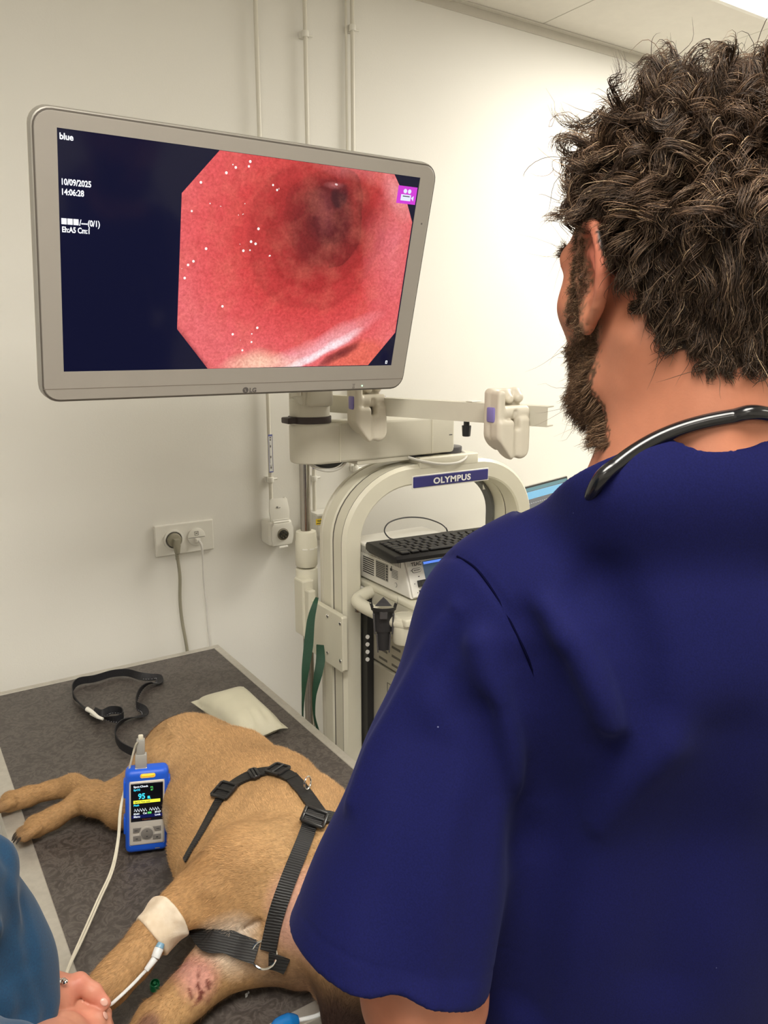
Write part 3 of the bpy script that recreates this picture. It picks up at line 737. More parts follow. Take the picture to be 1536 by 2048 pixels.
# upright joint at the monitor end
jx, jy = .790, AY+.045
m = MB().cyl((jx, jy, az1-.002), (jx, jy, 1.530), .0435, n=36, bev=.002); m.out('swivel_post', CREAM2, tr, True)
m = MB().lathe([(.0435, 0), (.0465, .001), (.0465, .014), (.0435, .015)], (jx, jy, az1+.001), n=40); m.out('swivel_collar', BROWNB, tr, True)
MB().box((jx-.062, jy-.020, az1+.002), (jx-.035, jy+.014, az1+.015), .003).out('collar_lock', BROWNB, tr, True)
m = MB().box((.760, jy-.05, 1.515), (.824, jy+.03, 1.60), .010, 3); m.out('tilt_head', CREAM2, tr, True)
m = MB(); m.poly([(.745, jy-.055, 1.60), (.745, jy-.015, 1.60), (.752, jy+.0, 1.522), (.752, jy-.04, 1.520)], (.014, 0, 0), .004)
m.poly([(.735, jy-.06, 1.612), (.735, jy-.02, 1.605), (.735, jy-.02, 1.536), (.735, jy-.05, 1.540)], (.011, 0, 0), .003)
m.out('tilt_bracket', CREAM2, tr, True)
# link from the tilt head to the back of the screen
a = mp(.30, -.19, -.062); m = MB().box((-.05, -.05, -.012), (.05, .05, 0), .004, M=Matrix.Translation(a) @ MM.to_3x3().to_4x4()); m.out('mounting_plate', CREAM2, tr)
m = MB().tube([a+Vector((0, .01, 0)), a+Vector((.06, .10, -.05)), (.77, jy-.02, 1.66), (.79, jy-.01, 1.60)], .022, 14); m.out('mounting_link', CREAM2, tr, True)
# cables looping under the arm
CABW = M('cable_grey', (.62, .60, .54), .4)
m = MB().tube([(1.02, AY+.004, az0-.003), (1.055, AY-.012, az0-.014), (1.10, AY-.024, az0-.022), (1.15, AY-.022, az0-.022), (1.185, AY-.006, az0-.012), (1.187, AY+.02, az0-.001), (1.17, AY+.035, az0+.004)], .0032, 10)
tag(m.out('video_cable', CABW, None, True), 'pale cable looping out under the right end of the monitor arm', 'cable')
m = MB().tube([(1.0, AY+.02, az0+.004), (1.06, AY+.015, az0-.006), (1.12, AY+.012, az0-.012), (1.165, AY+.015, az0-.008), (1.178, AY+.03, az0+.004)], .005, 10)
tag(m.out('video_cable', BLACK, None, True), 'dark cable bunched under the right end of the monitor arm', 'cable')
m = MB().tube([(.775, AY+.035, az0+.004), (.79, AY+.02, az0-.010), (.82, AY+.015, az0-.018), (.85, AY+.02, az0-.014), (.872, AY+.03, az0-.002), (.885, AY+.035, az0+.004)], .0035, 10)
tag(m.out('video_cable', CABW, None, True), 'pale cable looping under the left end of the monitor arm', 'cable')
m = MB().tube([(.79, AY+.03, az0+.006), (.81, AY+.03, az0-.005), (.84, AY+.03, az0-.007), (.868, AY+.035, az0+.006)], .008, 10)
tag(m.out('video_cable', BLACK, None, True), 'dark cable tucked under the left end of the monitor arm', 'cable')
# shelf, rails and racks of the trolley
m = MB().box((.898, 1.235, 1.098), (1.395, 1.62, 1.114), .005, 3); sh = m.out('top_shelf', CREAM, tr, True)
m = MB().box((.900, 1.24, 1.060), (.908, 1.44, 1.10), .002).box((.900, 1.238, 1.075), (1.39, 1.246, 1.10), .002); m.out('shelf_skirt', CREAM2, tr)
m = MB().tube([(.91, 1.430, 1.098), (.880, 1.426, 1.094), (.856, 1.416, 1.088), (.850, 1.390, 1.085), (.853, 1.34, 1.083), (.860, 1.285, 1.081), (.872, 1.255, 1.080), (.90, 1.246, 1.084)], .0145, 16, 8)
m.out('hand_rail', CREAM, tr, True)
MB().box((.866, 1.248, 1.035), (.876, 1.262, 1.085), .003).out('rail_fin', CREAM, tr, True)
MB().cyl((.852, 1.405, 1.066), (.852, 1.405, 1.074), .009, n=18).out('rail_screw', STEEL, tr, True)
m = MB().box((.887, 1.425, .705), (.9045, 1.452, 1.095), .001, 1); bs = m.out('black_side_strip', BLACK, tr)
for k in range(4):
    q = onY(735.5, 1274+15*k, 1.424); MB().cyl((q[0], 1.4262, q[2]), (q[0], 1.4235, q[2]), .0048, n=16).out('white_plug', LETTERW, bs)
BEIGE = M('beige_equipment', (.42, .39, .31), .45, vary=.02)
def unit(z0, z1, name, vents):
    o = MB().box((.906, 1.20, z0), (1.385, 1.56, z1), .004).out(name, BEIGE, tr)
    if vents:
        v = MB()
        for r_ in range(5):
            for c_ in range(4):
                y = 1.405-.052*c_; z = z1-.022-.021*r_
                v.box((.9052, y-.034, z-.003), (.9075, y, z+.003), .0008, 1, M=None)
        v.out('vent_slots', GROOVE, o)
    MB().box((.910, 1.196, z0+.008), (1.38, 1.201, z1-.008), .002).out('front_panel', CREAM, o)
    return o
unit(.932, 1.052, 'light_source_unit', True)
u2 = unit(.716, .926, 'processor_unit', False)
m = MB().box((.9050, 1.21, .895), (.9062, 1.37, .8965)).box((.9050, 1.369, .73), (.9062, 1.3705, .8965)); m.out('panel_line', GROOVE, u2)
MB().box((.904, 1.345, .775), (.9062, 1.353, .795)).out('side_catch', BLACK, u2)
MB().box((.890, 1.20, .690), (1.395, 1.56, .713), .004).out('lower_shelf', CREAM, tr, True)
MB().box((.895, 1.22, .36), (1.39, 1.55, .382), .004).out('bottom_shelf', CREAM, tr, True)
m = MB().box((XL-.03, 1.20, .10), (XR+.03, 1.66, .15), .015, 3); m.out('base', CREAM2, tr, True)
for x in (XL, XR):
    for y in (1.25, 1.61):
        c_ = MB().box((x-.012, y-.018, .06), (x+.012, y+.018, .10), .003).out('caster', DARK, tr)
        m = MB()
        for s_ in (-1, 1): m.cyl((x+s_*.010, y, .037), (x+s_*.022, y, .037), .037, n=28, bev=.004)
        m.out('wheel', BLACK, c_, True)
MB().cyl((.9, 1.595, .15), (.9, 1.595, .16), .02).out('base_plug', BLACK, tr)
# dark duct inside the right leg of the arch
ap = arch_path(.049, ZT, AR); ap = [p for p in ap if p[0] > 1.24]
P = [(x, YB+.002, z) for x, z in ap]; N = []
for i in range(len(P)):
    a = Vector(P[max(i-1, 0)]); b = Vector(P[min(i+1, len(P)-1)]); tg = (b-a).normalized(); N.append(tg.cross(Vector((0, 1, 0))) if tg.cross(Vector((0, 1, 0))).x < 0 or tg.cross(Vector((0, 1, 0))).z < 0 else -tg.cross(Vector((0, 1, 0))))
du = MB().ribbon(P, N, .026, .008).out('cable_duct', M('duct_grey', (.12, .12, .115), .5), tr, True)
q = ap[-8]; m = MB().poly([(q[0]-.012, YB-.014, q[1]+.002), (q[0]-.012, YB-.014, q[1]-.012), (q[0]-.004, YB-.014, q[1]-.012)], (0, -.001, 0)); m.out('duct_arrow', LETTERW, du)

# grey three-pronged holder clipped to the rail, and the cream cup ring
q = onz(767, 1214, 1.092); q = _C+(q-_C)*.965
t = thing('instrument_holder', 'dark grey three-pronged holder clipped to the cart rail beside the cup', 'holder', q)
hx, hy, hz = q
fx = Vector((.84, -.54, 0)).normalized(); fn_ = Vector((-.54, -.84, 0)).normalized()
def hp(s_, t_, z_): return Vector((hx, hy, hz))+fx*s_+fn_*t_+Vector((0, 0, z_))
rows = []
for z_, R_ in ((-.002, .024), (-.012, .022), (-.030, .0205), (-.052, .0195), (-.053, .0145), (-.075, .0130), (-.094, .0115)):
    rows.append([hp(R_*math.sin(a), R_*.55*math.cos(a), z_) for a in np.linspace(-1.75, 1.75, 17)])
m = MB().grid(rows); bmesh.ops.solidify(m.bm, geom=list(m.bm.faces), thickness=.003); m.out('channel', DARK, t, True, 40)
m = MB()
for s_ in (-1, 1):
    m.poly([hp(s_*.0185, .010, -.010), hp(s_*.0225, .010, -.010), hp(s_*.0195, .010, -.054), hp(s_*.0165, .010, -.054)], fn_*.006, .001)
    m.poly([hp(s_*.0125, .007, -.056), hp(s_*.0155, .007, -.056), hp(s_*.0130, .007, -.096), hp(s_*.0105, .007, -.096)], fn_*.006, .001)
m.out('side_rib', DARK, t)
rows = []
for k in range(33):
    a = -2.25+4.5*k/32; a_ = a
    pr = .005+.026*max(0, 1-abs(abs(a)-1.5)/.33)
    rows.append([hp(.026*math.sin(a), .020*math.cos(a)+.002, -.004), hp(.0285*math.sin(a), .022*math.cos(a)+.002, -.001+pr*.5), hp(.0300*math.sin(a), .023*math.cos(a)+.002, pr)])
m = MB().grid(rows); bmesh.ops.solidify(m.bm, geom=list(m.bm.faces), thickness=.0028); m.out('crown', DARK, t, True, 40)
m = MB().poly([hp(-.018, -.016, -.004), hp(.018, -.016, -.004), hp(.009, -.018, .006), hp(0, -.019, .015), hp(-.009, -.018, .006)], fn_*-.003, .0008); m.out('rear_prong', DARK, t)
MB().box((-.008, -.022, -.02), (.008, -.012, .0), .002, M=Matrix.Translation((hx, hy, hz)) @ Matrix.Rotation(math.atan2(fx.y, fx.x), 4, 'Z')).out('clip', DARK, t)
q = onz(808, 1233, 1.090); cx_, cy_ = q[0], q[1]
m = MB().lathe([(.0225, 0), (.0215, .003), (.0200, .0), (.0195, -.050), (.001, -.052), (.001, -.0565), (.022, -.0565), (.0245, -.052), (.0265, -.006), (.0255, 0), (.0235, .0025)], (cx_, cy_, 1.090), n=40)
cup = m.out('cup_ring', CREAM, tr, True)
MB().box((cx_-.018, cy_+.015, 1.077), (cx_+.05, 1.235, 1.094), .004, 3).out('cup_bracket', CREAM, tr, True)
MB().cyl((cx_+.012, cy_-.026, 1.06), (cx_+.012, cy_-.029, 1.06), .003, n=12).out('cup_screw', DARK, cup)

# recorder box
RECW = M('recorder_white', (.78, .76, .70), .4, vary=.01)
t = thing('video_recorder', 'white recorder box with a printed side label on the cart shelf', 'recorder', (1.01, 1.38, 1.1145))
m = MB(); yb, yf0, yf1 = 1.535, 1.276, 1.306; z0, z1 = 1.1190, 1.199
m.poly([(.905, yb, z0), (.905, yb, z1), (.905, yf1+.004, z1), (.905, yf0+.004, z0)], (.215, 0, 0), .003); m.out('body', RECW, t)
fpn = [(.908, yf0+.0035, z0+.002), (1.117, yf0+.0035, z0+.002), (1.117, yf1+.0035, z1-.002), (.908, yf1+.0035, z1-.002)]
fu = (Vector(fpn[3])-Vector(fpn[0])).normalized(); fr = Vector((1, 0, 0)); fo = fr.cross(fu)
MB().poly(fpn, fo*.006, .002).out('front_panel', RECW, t)
def fp(x, z, o=.0062): return Vector(fpn[0])+fr*x+fu*z+fo*o
text('TEAC', .0105, fp(.011, .066), fr, fu, LETTERK, t, 'logo_letters', bold=.0003)
m = MB().cyl(fp(.014, .056, .006), fp(.014, .056, .0072), .0048, n=20).cyl(fp(.028, .056, .006), fp(.028, .056, .0072), .0048, n=20)
m.poly([fp(.014, .0512, .006), fp(.028, .0512, .006), fp(.028, .0608, .006), fp(.014, .0608, .006)], fo*.0012); m.out('button_outline', LETTERK, t, True)
m = MB().cyl(fp(.014, .056, .007), fp(.014, .056, .0078), .0038, n=20).cyl(fp(.028, .056, .007), fp(.028, .056, .0078), .0038, n=20)
m.poly([fp(.014, .0522, .007), fp(.028, .0522, .007), fp(.028, .0598, .007), fp(.014, .0598, .007)], fo*.0008); m.out('power_button', RECW, t, True)
m = MB()
for k in range(5): m.poly([fp(.0135+k*.0033, .055), fp(.0155+k*.0033, .055), fp(.0155+k*.0033, .0575), fp(.0135+k*.0033, .0575)], fo*.0018)
for x, z, a in ((.0065, .056, .0018), (.009, .0275, .002), (.012, .008, .002), (.022, .0415, .004)): m.poly([fp(x, z), fp(x+a, z), fp(x+a, z+.0018), fp(x, z+.0018)], fo*.0004)
m.out('print_marks', LETTERK, t)
m = MB().poly([fp(.016, .020), fp(.035, .020), fp(.035, .034), fp(.016, .034)], fo*.016, .002); m.out('memory_stick', BLACK, t)
m = MB().poly([fp(.017, .007), fp(.034, .007), fp(.034, .0135), fp(.017, .0135)], fo*.001); m.out('usb_port', BLACK, t)
m = MB().poly([fp(.040, .030, .0055), fp(.130, .030, .0055), fp(.130, .072, .0055), fp(.040, .072, .0055)], fo*.0015); ds = m.out('display', M('display_dark', (.012, .018, .028), .2, emit=(.02, .04, .07), es=1), t)
m = MB().poly([fp(.042, .0655, .0071), fp(.128, .0655, .0071), fp(.128, .0705, .0071), fp(.042, .0705, .0071)], fo*.0003); m.out('status_bar', M('display_blue', (.02, .05, .2), .3, emit=(.10, .22, .75), es=1), ds)
# side print: ventilation slits, grey data label, rules
m = MB()
for k in range(34):
    y = 1.318+.0058*k; m.box((.9043, y, 1.178), (.9052, y+.0024, 1.194))
m.out('vent_slits', GREYPR, t)
m = MB().box((.9044, 1.366, 1.134), (.9052, 1.416, 1.174)); lb = m.out('data_label', M('label_grey', (.36, .35, .31), .5), t)
m = MB()
for r_ in range(9): m.box((.9040, 1.378, 1.1365+r_*.0041), (.9046, 1.414, 1.1385+r_*.0041))
for r_ in range(6): m.box((.9040, 1.3675, 1.1365+r_*.0062), (.9046, 1.3735, 1.1405+r_*.0062))
m.out('label_print', LETTERK, lb)
m = MB()
for r_ in range(6): m.box((.9042, 1.328, 1.150+r_*.0034), (.9048, 1.352, 1.1508+r_*.0034))
m.out('symbol_lines', LETTERK, t); m = MB()
for r_ in range(8): m.box((.9042, 1.424, 1.134+r_*.0050), (.9048, 1.47, 1.1362+r_*.0050))
m.out('small_print', LETTERK, t); m = MB().box((.9042, 1.351, 1.163), (.9048, 1.358, 1.169)); m.box((.9042, 1.352, 1.169), (.9048, 1.354, 1.174))
m.out('factory_symbol', LETTERK, t)
m = MB().cyl((.9050, 1.336, 1.136), (.9042, 1.336, 1.136), .0052, n=20); c_ = m.out('round_mark', GREYPR, t)
MB().cyl((.9043, 1.336, 1.136), (.9036, 1.336, 1.136), .0044, n=20).out('round_mark_centre', RECW, c_)
for x, y in ((.93, 1.30), (1.10, 1.30), (.93, 1.5), (1.10, 1.5)): MB().cyl((x, y, 1.1142), (x, y, 1.1195), .008, n=14).out('foot', BLACK, t)

# keyboard resting on the recorder
KB = M('keyboard_black', (.008, .0075, .0075), .45, vary=.1, spec=.25); KEYM = M('key_black', (.009, .0085, .009), .38, vary=.1, spec=.25)
kx = Vector((.283, -.040, .004)).normalized(); kz = Vector((0, .03, 1)); kz = (kz-kx*kz.dot(kx)).normalized(); ky = kz.cross(kx)
KO = Vector((.872, 1.408, 1.2215))
KM = Matrix(((kx.x, ky.x, kz.x, KO.x), (kx.y, ky.y, kz.y, KO.y), (kx.z, ky.z, kz.z, KO.z), (0, 0, 0, 1)))
t = thing('keyboard', 'black computer keyboard lying on the white recorder box', 'keyboard', KO)
KW, KD = .375, .158
m = MB().poly([KM @ Vector(p) for p in [(0, .0, -.006), (0, .0, -.017), (0, -.02, -.0205), (0, -KD+.03, -.0205), (0, -KD, -.013), (0, -KD, -.006), (0, -KD+.008, -.001), (0, -.03, .001), (0, -.006, .0)]], kx*KW, .002)
kb = m.out('case', KB, t, True, 30)
kk = 0
for r_ in range(6):
    x = .018; y = -.034-r_*.0190
    cols = {0: [.016]*18, 1: [.0155]*13+[.032]+[.0155]*3, 2: [.024]+[.0155]*12+[.0235]+[.0155]*3, 3: [.028]+[.0155]*11+[.038], 4: [.036]+[.0155]*10+[.045], 5: [.020, .018, .018, .104, .018, .018, .018, .018]}[r_]
    for wd in cols:
        d_ = .012 if r_ == 0 else .0155
        m = MB().box((x, y-d_, -.0005), (x+wd, y, .0042 if r_ else .0035), .0016, 1, M=KM); m.out('key', KEYM, t); kk += 1
        x += wd+.0034
q0 = onY(783, 1079, 1.415)
m = MB().tube([(.955, 1.408, 1.214), (.938, 1.412, 1.220), onY(769, 1062, 1.43), onY(776, 1047, 1.44), onY(796, 1038, 1.45), onY(822, 1034.5, 1.46), onY(852, 1037, 1.46), onY(880, 1047, 1.46), onY(893, 1058, 1.45), onY(896, 1068, 1.44), (1.12, 1.44, 1.214)], .0016, 8, 8)
tag(m.out('keyboard_cable', BLACK, None, True), 'thin black cable arching up behind the keyboard under the arch', 'cable')
MB().box((.19, -.002, -.012), (.225, .006, -.002), .002, M=KM).out('cable_exit', KB, t)

# ------------------------------------------------------------------ scope hanger: pole, sleeve, plate, rail and two hooks
PX, PY = .842, 1.630
hg = thing('scope_hanger', 'steel pole with cream top rail clamped to the left of the cart', 'scope hanger', (PX, PY, 0))
MB().cyl((PX, PY, .30), (PX, PY, 1.545), .0128, n=28).out('pole', STEEL, hg, True)
m = MB().lathe([(.0240, 0), (.0268, .004), (.0268, .060), (.0255, .068), (.0255, .078), (.0240, .086), (.0165, .088)], (PX, PY, 1.118), n=32); m.out('locking_collar', CREAM, hg, True)
m = MB()
for k in range(4): a = -2.6+k*.65; m.box((-.006, -.0275, 1.163), (.006, -.0250, 1.166), M=Matrix.Translation((PX, PY, 0)) @ Matrix.Rotation(a+2.0, 4, 'Z'))
m.out('collar_notches', WHITEP, hg)
MB().cyl((PX, PY, .952), (PX, PY, 1.113), .0268, n=32, bev=.002).out('sleeve', CREAM, hg, True)
m = MB().box((.806, 1.585, .955), (.838, 1.63, 1.095), .004).box((.812, 1.565, .945), (.832, 1.60, 1.075), .004); m.out('sleeve_block', CREAM, hg)
m = MB().poly([(.820, 1.600, 1.052), (.820, 1.427, 1.052), (.820, 1.423, 1.048), (.820, 1.423, .925), (.820, 1.428, .919), (.820, 1.570, .919), (.820, 1.580, .930), (.820, 1.600, .935)], (.014, 0, 0), .002); plt = m.out('clamp_plate', CREAM, hg)
for px, py in ((655, 1232), (680, 1247), (655, 1305), (681, 1322)):
    q = onX(px, py, .820); m = MB().cyl((.8205, q[1], q[2]), (.8185, q[1], q[2]), .0052, n=20, bev=.0006); s_ = m.out('screw', CHROME, plt, True)
    MB().cyl((.8188, q[1], q[2]), (.8180, q[1], q[2]), .0024, n=6).out('screw_socket', BLACK, s_)
dd = Vector((.345, -.938, 0)).normalized(); ee = Vector((-dd.y, dd.x, 0))   # rail direction; sideways
RZ = 1.514; rs = Vector((PX, PY, RZ))
def rp(s_, e_2, z_): return rs+dd*s_+ee*e_2+Vector((0, 0, z_))
m = MB()
sec = [(-.015, -.019), (-.015, .019), (.013, .019), (.013, .0165), (-.0125, .0165), (-.0125, -.0165), (.013, -.0165), (.013, -.019)]
m.poly([rp(-.03, e, z) for e, z in sec], dd*.650, 0); 
m.box((-.02, -.011, -.0165), (.55, .013, .0165), .001, 1, M=Matrix.Translation(rs) @ Matrix.Rotation(math.atan2(dd.y, dd.x), 4, 'Z'))
rail = m.out('rail', CREAM2, hg)
m = MB().cyl(rp(.44, 0, -.020), rp(.44, 0, -.030), .006, n=12).cyl(rp(.44, 0, -.028), rp(.44, 0, -.050), .0095, .008, n=8, bev=.001); m.out('black_stop_knob', BLACK, rail)
MB().box((-.012, -.010, 0), (.012, .010, .002), .0005, 1, M=Matrix.Translation(rp(.455, 0, .0195))).out('top_cap', WHITEP, rail)
hs_, ht_ = Vector((.99, -.12, 0)).normalized(), Vector((-.12, -.99, 0)).normalized()
PINKC = M('hanger_cream', (.66, .61, .50), .4, vary=.01)
def hook(center, tint):
    MX = np.array([tuple(hs_), tuple(ht_), (0, 0, 1)], np.float32); c0 = np.array(tuple(center), np.float32)
    def f(P):
        q = (P-c0)@MX.T; x, y, z = q[:, 0], q[:, 1], q[:, 2]
        back = rbox(q, (.0, -.022, .005), (.036, .010, .058), .008)
        sideL = rbox(q, (-.028, -.006, .0), (.008, .024, .060), .006)
        lob = rbox(q, (-.018, .008, -.030), (.018, .016, .038), .009)
        lobr = rbox(q, (.021, .008, -.026), (.014, .015, .040), .010)
        bar = cap(q, (-.018, .004, .020), (.030, .004, .020), .013, .013)
        bar = np.maximum(bar, rbox(q, (.006, 0, .02), (.028, .03, .02), .003))
        top = smin(cap(q, (.002, -.018, .05), (.002, -.006, .044), .011, .009), cap(q, (.024, -.018, .052), (.024, -.008, .046), .012, .010), .004)
        d = smin(smin(back, sideL, .008), smin(lob, lobr, .004), .006); d = smin(d, bar, .005); d = smin(d, top, .006)
        notch = rbox(q, (.0035, .034, -.010), (.0042, .022, .034), .003); d = smax(d, -notch, .006); d = smin(d, rbox(q, (.002, .006, -.036), (.030, .014, .026), .006), .006)
        # tapered underside
        n1 = (-(x+.036)*.86-(z+.012)*.50)
        pl1 = (-(x)*.80-(z)*.60)-.046
        pl2 = ((x)*.80-(z)*.60)-.058
        pl3 = -(y)*.55-z*.83-.055
        d = smax(smax(smax(d, pl1, .005), pl2, .005), pl3, .005)
        return d
    V_, Q_ = sdf_mesh(f, c0-.09, c0+.09, .0014)
    h = put('scope_hook', mesh_np(V_, Q_), PINKC, hg)
    Mh = Matrix(((hs_.x, ht_.x, 0, center[0]), (hs_.y, ht_.y, 0, center[1]), (hs_.z, ht_.z, 1, center[2]), (0, 0, 0, 1)))
    MB().box((-.0395, -.018, .002), (-.033, .006, .030), .003, 2, M=Mh).out('purple_button', PURPLE, h, True)
    MB().box((.033, -.018, .002), (.0395, .006, .030), .003, 2, M=Mh).out('purple_button', PURPLE, h, True)
    return h
hook(dep(1018, 846, 1.455), 0); hook(dep(737, 820, 1.66), 0)
# green strap hanging on the sleeve
GRN = M('green_webbing', (.006, .048, .022), .65, vary=.15, vscale=300)
def strapw(pts, w_, name, ang, mat=GRN, t_=.0013):
    P = spline([p[0] for p in pts], 6); A_ = np.interp(np.linspace(0, 1, len(P)), np.linspace(0, 1, len(pts)), [p[1] for p in pts])
    N = [Vector((math.cos(a), math.sin(a), 0)) for a in A_]
    m = MB().ribbon(P, N, w_, t_); return m
m1 = strapw([(dep(634, 1196, 1.735), -2.2), (dep(630, 1208, 1.715), -2.3), (dep(622, 1240, 1.71), -2.2), (dep(617, 1290, 1.705), -2.0), (dep(611, 1340, 1.70), -2.4), (dep(607, 1390, 1.70), -3.0), (dep(606, 1440, 1.70), -3.2), (dep(610, 1500, 1.70), -3.0)], [.007, .011, .017, .021, .017, .010, .006, .010], 's', 0)
P2 = [(dep(640, 1290, 1.80), -1.8), (dep(641, 1320, 1.78), -2.0), (dep(636, 1350, 1.77), -2.2), (dep(629, 1390, 1.77), -2.6), (dep(629, 1430, 1.77), -3.0), (dep(636, 1460, 1.77), -3.1), (dep(645, 1500, 1.77), -3.1)]
m2 = strapw(P2, [.018, .021, .019, .010, .007, .011, .012], 's', 0)
g_ = thing('green_strap', 'dark green webbing strap looped over the sleeve of the steel pole', 'strap', dep(620, 1330, 1.70))
m1.out('strap_front', GRN, g_, True); m2.out('strap_back', GRN, g_, True)

# laptop on a counter behind the cart
cnt = thing('counter_cabinet', 'pale counter behind the endoscopy cart carrying a laptop', 'cabinet', (2.05, 1.70, 0))
MB().box((1.52, 1.50, .975), (2.70, 1.925, 1.005), .003).out('worktop', CREAM2, cnt)
MB().box((1.54, 1.53, .02), (2.68, 1.92, .975), .003).out('carcass', WHITEP, cnt)
for k in range(2):
    d_ = MB().box((1.55+k*.565, 1.515, .05), (2.10+k*.565, 1.53, .94), .003).out('door', WHITEP, cnt)
    MB().box((2.04-.0+k*.06, 1.503, .70), (2.05+k*.06, 1.515, .86), .003).out('handle', STEEL, d_)
lt = thing('laptop', 'open laptop behind the right leg of the arch, screen showing blue bars', 'laptop', (1.72, 1.70, .986))
LS = M('laptop_silver', (.35, .34, .31), .35, .4)
lx = Vector((.964, .267, 0)).normalized(); lyv = Vector((.267, -.964, 0)).normalized()
A0 = Vector(onY(1055, 972.5, 1.66)); WL = .240
lu = Vector((-.05, .16, .97)); lu = (lu-lx*lu.dot(lx)).normalized(); ln = lx.cross(lu)
LM = Matrix(((lx.x, lu.x, ln.x, A0.x), (lx.y, lu.y, ln.y, A0.y), (lx.z, lu.z, ln.z, A0.z), (0, 0, 0, 1)))
MB().box((-.075, -.215, -.006), (WL, .001, -.0005), .002, M=LM).out('lid', LS, lt)
MB().box((-.073, -.213, -.0008), (WL-.0015, -.001, .0002), M=LM).out('screen_border', BLACK, lt)
s_ = MB().box((-.068, -.205, .0002), (WL-.006, -.006, .0006), M=LM).out('screen', M('laptop_screen', (.02, .02, .02), .25, emit=(.11, .11, .11), es=1), lt)
m = MB().box((-.068, -.016, .0006), (WL-.006, -.006, .0009), M=LM); m.out('title_bar', M('ls_teal', (.02, .02, .02), .3, emit=(.08, .20, .22), es=1), s_)
m = MB().box((-.068, -.040, .0006), (WL-.014, -.018, .0009), M=LM); m.out('blue_band', M('ls_blue', (.02, .02, .02), .3, emit=(.16, .42, .60), es=1), s_)
m = MB()
for k in range(16): m.box((-.03+k*.0125, -.0535, .0006), (-.023+k*.0125, -.0520, .0009), M=LM)
m.out('icon_row', M('ls_grey', (.02, .02, .02), .3, emit=(.4, .4, .4), es=1), s_)
b0 = LM @ Vector((.08, -.215, 0)); MB().box((-.155, -.24, 0), (.155, .0, .014), .004, M=Matrix.Translation((b0.x, b0.y, 1.0065)) @ Matrix.Rotation(math.atan2(lx.y, lx.x), 4, 'Z')).out('base', LS, lt)
print('laptop hinge z', b0.z)
MB().box((-.105, -.006, -.010), (-.075, .006, .002), .001, M=LM).out('webcam_block', BLACK, lt)
# ------------------------------------------------------------------ the dog lying on its right side
def W(px, py, h, r): p = T(px, py, h); return (p[0], p[1], p[2], r)
spine = [W(362, 1500, .068, .050), W(395, 1517, .080, .066), W(470, 1545, .080, .066), (W(545, 1600, .085, .072)), W(600, 1665, .090, .078), W(640, 1735, .090, .074)]
belly = [W(345, 1545, .065, .055), W(410, 1610, .068, .058), W(440, 1690, .075, .066), W(490, 1770, .078, .072), W(560, 1830, .070, .062)]
brisk = [W(470, 1765, .075, .060), W(520, 1850, .055, .048), W(600, 1880, .050, .045)]
neck = [W(620, 1740, .085, .076), W(680, 1810, .078, .066), W(735, 1880, .075, .062)]
head = [W(740, 1885, .078, .068), W(718, 1945, .070, .050), W(704, 1995, .056, .036), W(694, 2030, .046, .028)]
ear1 = [W(690, 1925, .070, .018), W(668, 1955, .045, .017), W(655, 1978, .022, .012)]
thigh = [W(372, 1502, .088, .050), W(335, 1550, .078, .050), W(285, 1583, .056, .040), W(232, 1598, .048, .030), W(190, 1603, .044, .0215), W(160, 1603, .038, .0175), W(108, 1635, .028, .0155), W(72, 1652, .024, .0185)]
low = [W(330, 1590, .048, .046), W(250, 1615, .034, .034), W(190, 1590, .028, .022), W(145, 1571, .026, .019), W(100, 1580, .023, .0145), W(55, 1593, .021, .0155), W(22, 1602, .021, .0180)]
fore = [W(560, 1740, .125, .052), W(485, 1745, .125, .052), W(430, 1780, .118, .041), W(382, 1800, .112, .0300), W(341, 1828, .102, .0240), W(300, 1876, .090, .0225), W(262, 1925, .080, .0225), W(222, 1965, .070, .0225), W(190, 1998, .062, .0215)]
fore2 = [W(530, 1870, .052, .046), W(468, 1912, .044, .036), W(412, 1952, .038, .0300), W(374, 1992, .034, .0265), W(342, 2022, .032, .0240), W(318, 2047, .030, .0245), W(296, 2072, .026, .0240)]
def toes(c, d, up_=(0, 0, 1), n=4, r=.0092, L=.022, spread=.0128):
    """four toes: (root, tip) pairs around c pointing along d"""
    c = np.array(c[:3]); d = np.array(d, float); d /= np.linalg.norm(d); s_ = np.cross(d, up_); s_ /= np.linalg.norm(s_)
    o = []
    for k in range(n):
        a = (k-(n-1)/2)
        l = L*(1-.10*abs(a)); root = c+s_*spread*a*.8; tip = root+d*l+s_*a*.0022-np.array(up_)*.004
        o.append((root, tip))
    return o
def pdir(a, b): return np.array(b[:3])-np.array(a[:3])
T1 = toes(thigh[-1], pdir(thigh[-2], thigh[-1]), (.25, .3, .9)); T2 = toes(low[-1], pdir(low[-2], low[-1]), (.25, .3, .9)); T3 = toes(fore2[-1], pdir(fore2[-2], fore2[-1]), (.3, .3, .9), r=.011, L=.026, spread=.0145)
T4 = toes(fore[-1], pdir(fore[-2], fore[-1]), (.2, .1, .97))
def groove(P, q, dirv, w_=.010, depth=.004):
    """shallow crease centred on segment list q"""
    d = np.full(len(P), 9., np.float32)
    for a, b in zip(q, q[1:]): d = np.minimum(d, cap(P, a, b, 0, 0))
    return depth*np.exp(-(d/w_)**2)
cr_arm = [T(388, 1858, .085), T(430, 1872, .080), T(478, 1862, .085), T(520, 1845, .10)]
cr_arm2 = [T(400, 1808, .125), T(430, 1835, .13), T(470, 1845, .13)]
cr_flank = [T(350, 1622, .085), T(395, 1580, .11), T(440, 1545, .13), T(480, 1530, .13)]
cr_sh = [T(430, 1725, .12), T(470, 1690, .14), T(540, 1660, .155), T(590, 1640, .15)]
cr_nk = [T(600, 1790, .15), T(625, 1760, .16), T(640, 1740, .16)]
